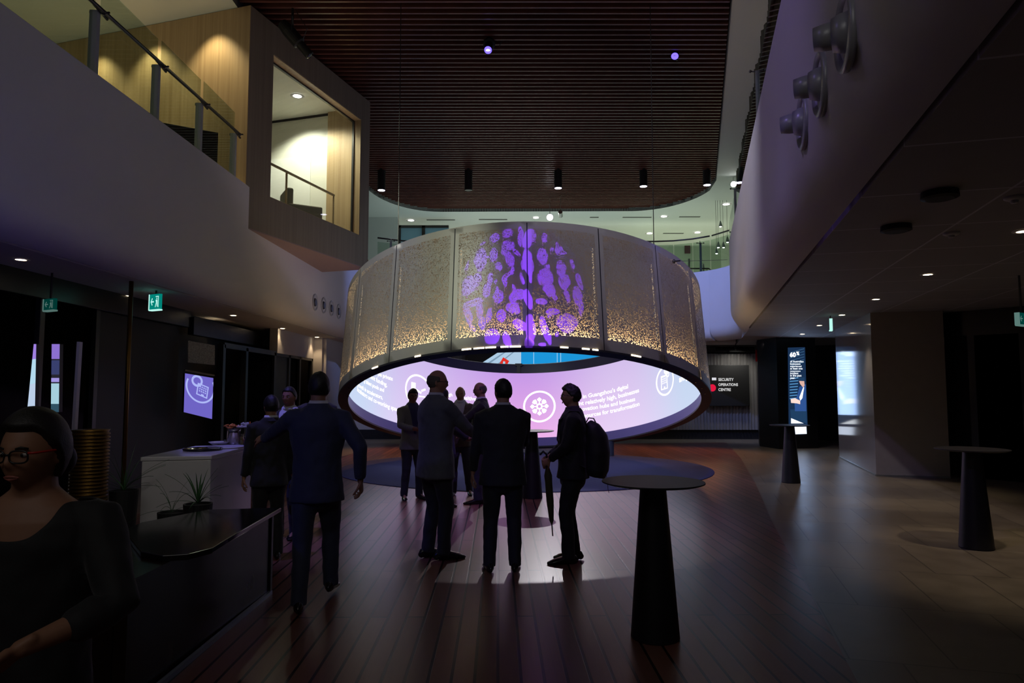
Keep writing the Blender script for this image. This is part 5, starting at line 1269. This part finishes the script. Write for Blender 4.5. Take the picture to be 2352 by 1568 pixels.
def person(label, x, y, heading, H=1.78, jacket=NAVY, trousers=TROU, skin=SKIN, hair='short', hairm=HAIR, head=(0, 0, 0), hands=None, elbows=None,
           hdir=None, feet=((-.10, 0, 8), (.10, 0, -8)), build_=1.0, collar=SHIRT, open_front=False, shirt=SHIRT, tie=None, glasses=None, hem=.80, sleeve=1.0, sway=(0, 0), face=True,
           vox=.0075, neckline=False, heel=None, seed=1, knees=.06, curl=.6, lean=0.0, legs=True, drop=0.0):
    s = H/1.78; root = empty('person', (x, y, 0), heading, label, 'person')
    sx, sy = sway
    def T(z): return V(sx*(z-.9)*1.0, sy*(z-.9) + lean*max(0, z-.95), z)*s            # torso axis
    def tors(mb, k, z0=.8, z1=1.6, dx=0):
        ss = [q for q in TSEC if z0 <= q[0] <= z1]
        mb.tube([T(q[0])+V(0, q[3], 0)*s for q in ss], [((q[1]*build_+dx)*k*s, (q[2]*build_+dx)*k*s) for q in ss], 28, hint=(1, 0, 0), cap='round')
    SH = {-1: T(1.445)+V(-.178*build_, -.01, 0)*s, 1: T(1.445)+V(.178*build_, -.01, 0)*s}
    hands = hands or {-1: (-.27, .05, .82), 1: (.27, .05, .82)}; elbows = elbows or {-1: (-.6, -1, 0), 1: (.6, -1, 0)}
    hdir = hdir or {}
    ARM = {}
    for sd in (-1, 1):
        hx, hy, hz = hands[sd]; e, wv = ik(SH[sd], V(hx, hy, hz)*s, .295*s, .265*s, elbows[sd]); ARM[sd] = (e, wv)
    HC = T(1.545) + V(0, .012, .115-.0)*s; HC.z = H - .118*s*.98 - drop
    HM = Matrix.Translation(HC) @ basis(math.radians(head[0]), math.radians(head[1]), math.radians(head[2]))
    # one continuous body
    mb = MB(); tors(mb, .86, .9)
    mb.tube([T(1.49)+V(0, -.012, 0)*s, HC + V(0, -.018, -.075)*s, HC+V(0, -.012, -.03)*s], [.064*s, .059*s, .054*s], 16, cap='round')
    head_mesh(mb, HM, s, fem=neckline)
    for sd in (-1, 1):
        e, wv = ARM[sd]; el = HM @ (V(sd*.076, -.008, -.006)*s); mb.ell(el, (.007*s, .017*s, .030*s), 10, 8, M=HM.to_3x3().to_4x4() @ Matrix.Rotation(sd*.25, 4, 'Z'))
        mb.tube([SH[sd], SH[sd].lerp(e, .5), e, e.lerp(wv, .35), wv], [.034*s, .042*s, .040*s, .037*s, .024*s], 14, cap='round')
        dd, nn = hdir.get(sd, (None, None)); dd = Vector(dd) if dd else (wv-e).normalized(); nn = Vector(nn) if nn else V(-sd, 0, 0)
        hand(mb, wv, dd, nn, sd if not hdir.get(sd) or len(hdir[sd]) < 3 else hdir[sd][2], s, curl) if len(hdir.get(sd, (0, 0))) < 4 else None
    HIP = {}; FT = {}
    for sd, f in zip((-1, 1), feet):
        fx, fy, yaw = f[:3]; lift = f[3] if len(f) > 3 else 0
        hp = T(.905)+V(sd*.088*build_, 0, 0)*s; an = V(fx, fy, .085+lift)*s; kn, an = ik(hp, an, .417*s, .410*s, (0, 1, 0)); HIP[sd] = (hp, kn, an); FT[sd] = (an, math.radians(yaw), lift)
        mb.tube([hp+V(0, 0, .03)*s, hp.lerp(kn, .5), kn, kn.lerp(an, .35), an], [.078*s, .066*s, .050*s, .047*s, .034*s], 14, cap='round')
        fd = Matrix.Rotation(math.radians(yaw), 3, 'Z') @ V(0, 1, -lift*1.6); mb.tube([an+V(0, 0, -.02)*s, an+fd*.07*s+V(0, 0, -.035)*s, an+fd*.15*s+V(0, 0, -.05)*s], [.034*s, .032*s, .024*s], 12, cap='round')
    b = mb.build('body', skin, root); remesh(b, vox*s, 3, .4)
    # trousers
    mb = MB()
    mb.tube([T(.84), T(.90), T(.98)], [(.178*build_*s, .125*build_*s), (.186*build_*s, .132*build_*s), (.182*build_*s, .130*build_*s)], 24, hint=(1, 0, 0), cap='round')
    for sd in (-1, 1):
        hp, kn, an = HIP[sd]; bt = an + V(0, -.004, -.035)*s
        mb.tube([hp+V(0, -.005, .02)*s, hp.lerp(kn, .45)+V(0, -.004, 0)*s, kn, kn.lerp(an, .5)+V(0, -.008, 0)*s, an.lerp(kn, .12)+V(0, 0, 0), bt], [(.098*s, .105*s), (.090*s, .094*s), (.072*s, .074*s), (.066*s, .068*s), (.060*s, .068*s), (.058*s, .070*s)], 16, cap=True)
    t = mb.build('trousers', trousers, root); remesh(t, .012*s, 5, .5, .007, seed, 11)
    for sd in (-1, 1):
        an, yw, lift = FT[sd]; Mx = Matrix.Translation(an + V(0, 0, -.085*s)) @ Matrix.Rotation(yw, 4, 'Z') @ Matrix.Rotation(-lift*1.6, 4, 'X') @ Matrix.Scale(s, 4)
        sh = MB()
        secs = [(-.075, .020, .030), (-.06, .034, .045), (-.02, .037, .052), (.05, .038, .042), (.12, .046, .030), (.17, .042, .022), (.20, .024, .016)]
        sh.tube([Mx @ V(0, yy_, hh_*1.0+.002) for yy_, ww_, hh_ in secs], [(ww_*s, hh_*s) for yy_, ww_, hh_ in secs], 16, hint=(Mx.to_3x3() @ V(1, 0, 0)), cap='round')
        # flat sole
        so_ = MB(); so_.v = list(sh.v); so_.f = list(sh.f); so_.m = list(sh.m)
        inv = Mx.inverted()
        for i, q in enumerate(so_.v):
            l = inv @ q
            if l.z < .004: l.z = .0; so_.v[i] = Mx @ l
        so_.build('shoe', SHOE, root, smooth=True)
    # jacket
    mb = MB(); ss = [q for q in TSEC if q[0] >= 0]; k = 1.0
    zs = [(hem, .198, .140, 0)] + [q for q in TSEC if q[0] > hem+.05]
    pts = [T(q[0])+V(0, q[3], 0)*s for q in zs]; rads = [((q[1]*build_+.014)*s, (q[2]*build_+.014)*s) for q in zs]
    mb.tube(pts, rads, 32, hint=(1, 0, 0), cap=True)
    for sd in (-1, 1):
        e, wv = ARM[sd]; cu = e.lerp(wv, .93*sleeve) if sleeve >= .99 else e.lerp(wv, sleeve)
        st_ = SH[sd] + (T(1.43)-SH[sd])*.25
        mb.tube([st_+V(0, 0, .0), SH[sd]+V(sd*.008, 0, -.012)*s, SH[sd].lerp(e, .5), e, e.lerp(wv, .5) if sleeve > .6 else e.lerp(cu, .5), cu], [.074*s, .076*s, .066*s, .057*s, .052*s, .042*s if sleeve > .9 else .05*s], 18, cap='round' if sleeve < .99 else True)
    j = mb.build('jacket' if not neckline else 'top', jacket, root); remesh(j, (.0075 if neckline else .011)*s, 5 if not neckline else 8, .5, .008, seed+3, 10)
    if open_front:
        cut(j, lambda c: c.y > T(c.z/s).y + .03*s and c.z > 1.06*s and abs(c.x-T(c.z/s).x) < .012*s + (c.z/s-1.06)*.175*s)
        mb = MB(); zz = [q for q in TSEC if .92 <= q[0] <= 1.515]
        mb.tube([T(q[0])+V(0, q[3], 0)*s for q in zz], [((q[1]*build_*.96)*s, (q[2]*build_+.004)*s) for q in zz], 28, hint=(1, 0, 0), cap='round')
        mb.build('shirt', shirt, root, smooth=True)
    if neckline:
        ax = T(1.50)
        cut(j, lambda c: (c.z > 1.35*s and math.hypot((c.x-ax.x)/1.05, (c.z-1.515*s)/1.15 if c.y > -.02 else (c.z-1.54*s)) < .100*s and c.y > -.14*s and (c.y > -.03*s or c.z > 1.47*s)) or c.z > 1.50*s)
        j.modifiers.new('t', 'SOLIDIFY').thickness = .006
        cut(b, lambda c: False)
    if collar and not neckline:
        mb = MB(); cb = HC + V(0, -.016, -.108)*s
        cvs = []; cfs = []
        lean_n = V(0, 0, 1)
        for r_, z_ in ((.066, -.026), (.064, .010), (.068, .014), (.078, -.020), (.072, -.030)):
            for k_ in range(28):
                a = 2*PI*k_/28; cvs.append(cb + V(r_*math.cos(a), r_*math.sin(a)*1.02+.004, z_ + (-.016*max(0, math.sin(a))))*s)
        for i in range(4):
            for k_ in range(28): jn = (k_+1) % 28; cfs.append((i*28+k_, i*28+jn, (i+1)*28+jn, (i+1)*28+k_))
        mb.add(cvs, cfs); mb.build('shirt_collar', collar, root, smooth=True)
        mb = MB(); cb2 = cb + V(0, 0, -.022)*s; cvs = []
        for r_, z_ in ((.088, -.030), (.075, .012), (.082, .014), (.100, -.026)):
            for k_ in range(28):
                a = 2*PI*k_/28; f_ = max(0, math.sin(a)); cvs.append(cb2 + V(r_*math.cos(a)*(1-.1*f_), r_*math.sin(a), z_ - .05*f_)*s)
        mb.add(cvs, [(i*28+k_, i*28+(k_+1) % 28, (i+1)*28+(k_+1) % 28, (i+1)*28+k_) for i in range(3) for k_ in range(28) if not (4 <= k_ <= 9 and open_front)])
        mb.build('jacket_collar', jacket, root, smooth=True)
    if tie:
        f = lambda z: T(z)+V(0, (.124*build_+.014)*s, 0)
        mb = MB(); mb.bar(f(1.45)+V(0, -.03*s, .02*s), f(1.40), .035*s, .02*s, up=(0, 1, 0)); mb.bar(f(1.40)+V(0,0,.02*s), f(1.10), .06*s, .008*s, up=(0, 1, 0)); mb.build('tie', tie, root)
    # hair
    if hair:
        rn = seed*3.1
        def offf(d):
            x, y, z = d; n_ = noise.noise(V(x*4, y*4, z*4)+V(rn, 0, 0))*.004 + noise.noise(V(x*14, y*14, z*14)+V(rn, 0, 0))*.0025
            if hair == 'short':
                line = .62 if y > .45 else (.62-.45)/(.9)*0+(.05 if y > 0 else -.45)
                line = -.45 + sstep(-.35, .25, y)*.62 + sstep(.15, .62, y)*.42
                return -.012 + (.019+n_*.8+ .008*max(0, z))*sstep(line-.06, line+.06, z)
            if hair == 'spiky':
                line = -.45 + sstep(-.35, .2, y)*.60 + sstep(.15, .62, y)*.36
                return -.012 + (.021+n_*1.4+ .020*max(0, z)*max(0, y+.3))*sstep(line-.05, line+.05, z)
            if hair == 'rim':
                line = -.45 + sstep(-.35, .2, y)*.5; top = .42 + .1*(1-y)
                return -.010 + (.0155+n_*.5)*sstep(line-.06, line+.06, z)*(1-sstep(top-.2, top+.15, z))*(1-sstep(.12, .42, y))
            if hair == 'tied':
                line = -.62 + sstep(-.25, .18, y)*.72 + sstep(.1, .6, y)*.50 - .14*sstep(.25, .0, x)*0
                return -.012 + (.030+n_*.25+ .006*max(0, z))*sstep(line-.05, line+.05, z)
        mb = MB(); head_mesh(mb, HM, s, 72, 52, offf=offf)
        if hair == 'tied': mb.ell(HM @ (V(0, -.105, -.035)*s), (.052*s, .045*s, .055*s), 18, 12)
        mb.build('hair', hairm, root, smooth=True)
    if face:
        EW = pbr('eye_white', (.5, .48, .45), .3); EB = pbr('eye_dark', (.02, .012, .01), .15); LP = pbr('lips', (.30, .09, .07), .45)
        for sd in (-1, 1):
            c = HM @ (V(sd*.031, .0745, .0035)*s); R3 = HM.to_3x3().to_4x4()
            ey = MB().ell(c, (.0125*s, .010*s, .0075*s), 14, 10, M=R3).build('eye', EW, root, smooth=True)
            MB().ell(HM @ (V(sd*.031, .0815, .0035)*s), (.0058*s, .0036*s, .0058*s), 12, 8, M=R3).build('iris', EB, ey, smooth=True)
            bm_ = MB(); bm_.tube([HM @ (V(sd*(.017), .0905, .0225)*s), HM @ (V(sd*.032, .0885, .0275)*s), HM @ (V(sd*.048, .078, .022)*s)], [(.0022*s, .0032*s)]*3, 8); bm_.build('eyebrow', hairm, root, smooth=True)
        mb = MB(); mb.tube([HM @ (V(-.022, .084, -.061)*s), HM @ (V(-.008, .089, -.0585)*s), HM @ (V(.008, .089, -.0585)*s), HM @ (V(.022, .084, -.061)*s)], [.0022*s, .004*s, .004*s, .0022*s], 8, cap='round')
        mb.tube([HM @ (V(-.019, .0845, -.064)*s), HM @ (V(0, .0885, -.0675)*s), HM @ (V(.019, .0845, -.064)*s)], [.0022*s, .0052*s, .0022*s], 8, cap='round'); mb.build('lips', LP, root, smooth=True)
    if glasses:
        g = MB(); gm = glasses[0]; 
        for sd in (-1, 1):
            pts = []
            for k_ in range(25):
                a = 2*PI*k_/24; ca, sa = math.cos(a), math.sin(a); ex = .026*math.copysign(abs(ca)**.7, ca); ez = .018*math.copysign(abs(sa)**.7, sa)
                pts.append(HM @ (V(sd*.0335+ex, .103-abs(sd*.0335+ex)*.14, .001+ez)*s))
            g.tube(pts, (.0026 if glasses[1] else .0018)*s, 8, cap=False)
        g.tube([HM @ (V(-.008, .103, .008)*s), HM @ (V(.008, .103, .008)*s)], .0024*s, 8)
        go_ = g.build('glasses', gm, root, smooth=True)
        tm = MB()
        for sd in (-1, 1): tm.tube([HM @ (V(sd*.0595, .095, .012)*s), HM @ (V(sd*.079, .085, .012)*s), HM @ (V(sd*.081, .0, .010)*s), HM @ (V(sd*.079, -.02, .0)*s)], (.0036 if glasses[1] else .002)*s, 8)
        tm.build('temple_arm', glasses[1] or gm, go_, smooth=True)
    return root, T, HM, ARM, s
R_ = math.radians
GLB = pbr('glasses_black', (.01, .01, .01), .25); GLR = pbr('glasses_red', (.42, .015, .01), .35)
# heading: 0 faces away from the camera, +90 faces left, 180 faces the camera
person('man in dark blue suit seen from behind, left arm raised towards the counter', -1.53, 5.42, R_(8), 1.81, NAVY, NAVY, SKIN_T, 'short', head=(10, 0, 0),
       hands={-1: (-.50, .42, 1.24), 1: (.33, -.02, .95)}, elbows={-1: (-.8, -.8, -1), 1: (1, -1, 0)}, hdir={-1: ((-.6, .8, .1), (.5, .3, -.8)), 1: ((.1, .2, -1), (-1, .2, 0))},
       feet=((-.10, -.10, 6), (.09, .24, -6, .05)), seed=2, face=False, curl=.8, hem=.80)
person('tall bald man in grey jacket and thin glasses, profile to the right', -.77, 6.95, R_(-52), 1.88, GREY, TROU, SKIN, 'rim', HAIRG, head=(-30, -4, 0),
       hands={-1: (-.02, .40, 1.10), 1: (.14, .42, 1.12)}, elbows={-1: (-1, -.4, -.6), 1: (1, -.4, -.6)}, hdir={-1: ((.6, .8, .1), (0, 0, 1)), 1: ((-.6, .8, .1), (0, 0, 1))},
       feet=((-.09, -.02, -8), (.09, .04, -18)), build_=1.10, glasses=(GLB, None), seed=5, hem=.76)
person('man in black suit seen from behind at the centre of the group', -.085, 6.48, R_(3), 1.775, CHAR, TROU, SKIN, 'short', head=(26, 0, 0),
       hands={-1: (-.29, .10, .86), 1: (.02, .30, 1.10)}, elbows={-1: (-1, -.5, 0), 1: (1, -.35, -.5)}, hdir={1: ((-1, .2, .1), (0, -1, 0))},
       feet=((-.125, 0, 8), (.115, 0, -8)), build_=1.08, seed=8, hem=.80)
r4 = person('man with black backpack and glasses, profile to the left, holding an umbrella', .60, 6.82, R_(86), 1.73, BLK, BLK, SKIN, 'spiky', head=(0, 0, 0),
       hands={-1: (-.06, .23, 1.03), 1: (.05, .235, 1.05)}, elbows={-1: (-1, -.4, -.6), 1: (1, -.4, -.6)}, hdir={-1: ((.35, .75, -.5), (.6, .1, -.4)), 1: ((-.35, .75, -.5), (-.6, .1, -.4))},
       feet=((-.09, .05, 10), (.10, -.01, -6)), build_=1.10, glasses=(GLB, None), seed=11, collar=BLK, hem=.84, curl=1.0)
person('man with glasses and light grey blazer, hands held at his chest, left of the group', -1.56, 10.75, R_(-152), 1.70, LGREY, TROU, SKIN_T, 'spiky', head=(-6, -6, 0),
       hands={-1: (-.02, .30, 1.12), 1: (.07, .32, 1.14)}, elbows={-1: (-1, -.3, -.6), 1: (1, -.3, -.6)}, hdir={-1: ((.8, .5, .1), (0, -.3, 1)), 1: ((-.8, .5, .1), (0, -.3, 1))},
       feet=((-.13, 0, 10), (.13, 0, -14)), open_front=True, shirt=SHB, collar=None, glasses=(GLB, None), seed=13)
person('man with receding grey hair facing the camera and looking down, badge on blazer', -.84, 11.15, R_(176), 1.74, BROWN, GRT, SKIN, 'rim', HAIRG, head=(0, -16, 0),
       hands={-1: (-.08, .36, 1.10), 1: (.10, .38, 1.14)}, elbows={-1: (-1, -.3, -.5), 1: (1, -.3, -.5)}, hdir={-1: ((.7, .7, 0), (0, 0, 1)), 1: ((-.5, .8, 0), (0, 0, 1))},
       feet=((-.15, -.06, 14), (.10, .05, -10)), open_front=True, shirt=SHIRT, collar=SHIRT, seed=17)
person('bald man in glasses and dark suit in profile, behind the man in the black suit', -.47, 10.35, R_(98), 1.80, CHAR, TROU, SKIN, 'rim', HAIRG, head=(4, -6, 0),
       hands={-1: (-.05, .42, 1.10), 1: (.10, .36, 1.12)}, elbows={-1: (-1, -.3, -.5), 1: (1, -.3, -.5)}, hdir={-1: ((.3, .9, 0), (0, 0, 1)), 1: ((-.3, .9, 0), (0, 0, 1))},
       feet=((-.10, .05, 0), (.10, -.05, 0)), glasses=(GLB, None), seed=19)
person('person in navy jacket half hidden behind the tall bald man', -1.0, 9.9, R_(-25), 1.70, NAVY, TROU, SKIN, 'short', hands={-1: (-.25, .12, .9), 1: (.10, .36, 1.1)}, elbows={-1: (-1, -1, 0), 1: (1, -.3, -.4)}, seed=21, face=False)
person('man in white shirt and dark tie facing the camera behind the counter', -2.58, 7.95, R_(172), 1.71, BLK, TROU, SKIN_T, 'short', head=(-4, -2, 0), open_front=True, shirt=SHIRT, tie=BLK, seed=23,
       hands={-1: (-.25, .08, .86), 1: (.25, .08, .86)}, elbows={-1: (-1, -1, 0), 1: (1, -1, 0)})
person('person in black with dark hair seen from behind at the counter end', -2.43, 6.92, R_(28), 1.62, BLK, BLK, SKIN_T, 'short', head=(10, 0, 0), seed=25, face=False, collar=SHIRT, build_=.98)
person('man partly hidden behind the head of the man in the dark blue suit', -2.52, 8.9, R_(-150), 1.79, CHAR, TROU, SKIN, 'rim', HAIRG, seed=27, open_front=True)
# woman in the foreground
wr_ = person('woman in black round-neck top and dark glasses with red arms, left foreground', -1.335, 1.93, R_(190), 1.625, BLK, BLK, SKIN_T, 'tied', head=(-14, -3, 0),
       hands={-1: (-.13, .31, 1.16), 1: (.01, .33, 1.12)}, elbows={-1: (-1, -.5, -.5), 1: (1, -.5, -.5)}, hdir={-1: ((.70, .35, -.55), (.2, .5, -.8)), 1: ((-.85, .35, -.1), (0, .5, -.8))},
       build_=.96, glasses=(GLB, GLR), seed=31, neckline=True, sleeve=.45, collar=None, drop=.020, vox=.0055, hem=.74, curl=.75)
# seated person in the pod, patterned top
sp = empty('person', POD_SITTER, A17*0+math.radians(60), 'seated person in patterned top at the left edge of the pod window', 'person')
mb = MB(); mb.tube([(0, 0, .45), (0, 0, .7), (0, 0, .86), (0, 0, .98)], [(.17, .13), (.18, .12), (.14, .09), (.05, .05)], 20, hint=(1, 0, 0), cap='round').tube([(0, 0, .95), (0, .01, 1.06)], .05, 12)
mb.tube([(-.18, 0, .84), (-.22, .05, .6), (-.18, .25, .52)], [.055, .048, .035], 12, cap='round').tube([(.18, 0, .84), (.22, .05, .6), (.18, .25, .52)], [.055, .048, .035], 12, cap='round')
for sd in (-1, 1): mb.tube([(sd*.09, 0, .48), (sd*.1, .42, .46), (sd*.1, .44, .06)], [.08, .06, .04], 12, cap='round')
head_mesh(mb, Matrix.Translation((0, .01, 1.16)), .95); b = mb.build('body', SKIN, sp); remesh(b, .012, 3)
mb = MB(); mb.tube([(0, 0, .45), (0, 0, .7), (0, 0, .86), (0, 0, .96)], [(.185, .145), (.195, .135), (.155, .105), (.07, .065)], 20, hint=(1, 0, 0), cap='round')
for sd in (-1, 1): mb.tube([(sd*.18, 0, .84), (sd*.22, .05, .6), (sd*.19, .2, .53)], [.07, .06, .05], 12, cap='round')
o = mb.build('patterned_top', FL, sp); remesh(o, .014, 4)
# stool under the sitter
so2 = empty('stool', POD_SITTER + V(0, 0, 0), 0, 'low stool under the seated person in the pod', 'stool'); MB().lathe([(.16, .34), (.19, .36), (.19, .39), (0, .39)], (0, 0, 0), 24).build('seat', M['steel_dark'], so2); 
for an in (0, 2.1, 4.2): MB().tube([(.1*math.cos(an), .1*math.sin(an), .35), (.16*math.cos(an), .16*math.sin(an), 0)], .015, 8).build('leg', M['steel_dark'], so2)
# backpack (worn: a thing of its own)
T4 = r4[1]; s4 = r4[4]; bp = empty('backpack', (.60, 6.82, 0), R_(86), 'large black backpack on the back of the man in profile', 'backpack')
BPM = cloth('backpack_nylon', (.008, .008, .010), .6)
mb = MB(); mb.tube([(0.0, -.215, .835), (0, -.23, .90), (0, -.235, 1.08), (0, -.225, 1.22), (0, -.19, 1.31), (0, -.15, 1.36)], [(.14, .10), (.155, .125), (.16, .135), (.155, .12), (.14, .085), (.10, .04)], 24, hint=(1, 0, 0), cap=True)
o = mb.build('pack_body', BPM, bp); remesh(o, .012, 5, .5, .004, 3)
mb = MB(); mb.tube([(0, -.13, 1.35), (0, -.16, 1.405), (0, -.21, 1.40), (0, -.26, 1.30)], [(.016, .006)]*4, 8); mb.build('grab_handle', BPM, bp, smooth=True)
for sd in (-1, 1):
    mb = MB(); mb.tube([(sd*.09, -.16, 1.30), (sd*.10, -.06, 1.475), (sd*.105, .03, 1.475), (sd*.12, .13, 1.38), (sd*.135, .15, 1.20), (sd*.17, .06, 1.02), (sd*.16, -.12, .93)], [(.028, .008)]*7, 8, hint=(1, 0, 0)); mb.build('shoulder_strap', BPM, bp, smooth=True)
MB().tube([(.10, -.33, .86), (.10, -.345, .78), (.10, -.35, .70), (.10, -.36, .66)], [(.012, .003)]*4, 6, hint=(1, 0, 0)).build('dangling_strap', BPM, bp)
# umbrella
um = empty('umbrella', (.60, 6.82, 0), R_(86), 'folded khaki umbrella hanging from the hands of the man in profile', 'umbrella')
UM = cloth('umbrella_khaki', (.075, .065, .03))
top = V(.0, .255, 1.0); tip = V(.0, .20, .25)
def ul_(t): return top.lerp(tip, t)
mb = MB(); mb.tube([ul_(.10), ul_(.22), ul_(.3), ul_(.55), ul_(.8), ul_(.84)], [.016, .040, .036, .036, .022, .010], 12, cap='round'); mb.build('canopy', UM, um, smooth=True)
MB().tube([ul_(.0), ul_(.12)], .010, 8).build('shaft', M['steel_dark'], um); MB().tube([ul_(.82), tip], .006, 8).build('ferrule', M['steel_dark'], um)
MB().tube([ul_(0), ul_(-.06)+V(0, -.00, .0), ul_(-.1)+V(0, .03, 0), ul_(-.06)+V(0, .06, 0)], .011, 10, cap='round').build('crook_handle', M['charcoal'], um, smooth=True)
# name badge
bd = empty('name_badge', (-.84, 11.15, 0), R_(176), 'small white name badge on the blazer of the man looking down', 'badge')
MB().box((-.045+.11*-1, .132, 1.245), (.045-.11, .140, 1.295)).build('card', pbr('badge_white', (.6, .6, .65), .5), bd)
# phone held by the man at left
ph = empty('mobile_phone', (-1.56, 10.75, 0), R_(-152), 'dark phone held by the man in the light grey blazer', 'phone')
MB().box((-.03, .36, 1.10), (.04, .45, 1.112)).build('phone_body', M['blackgloss'], ph)
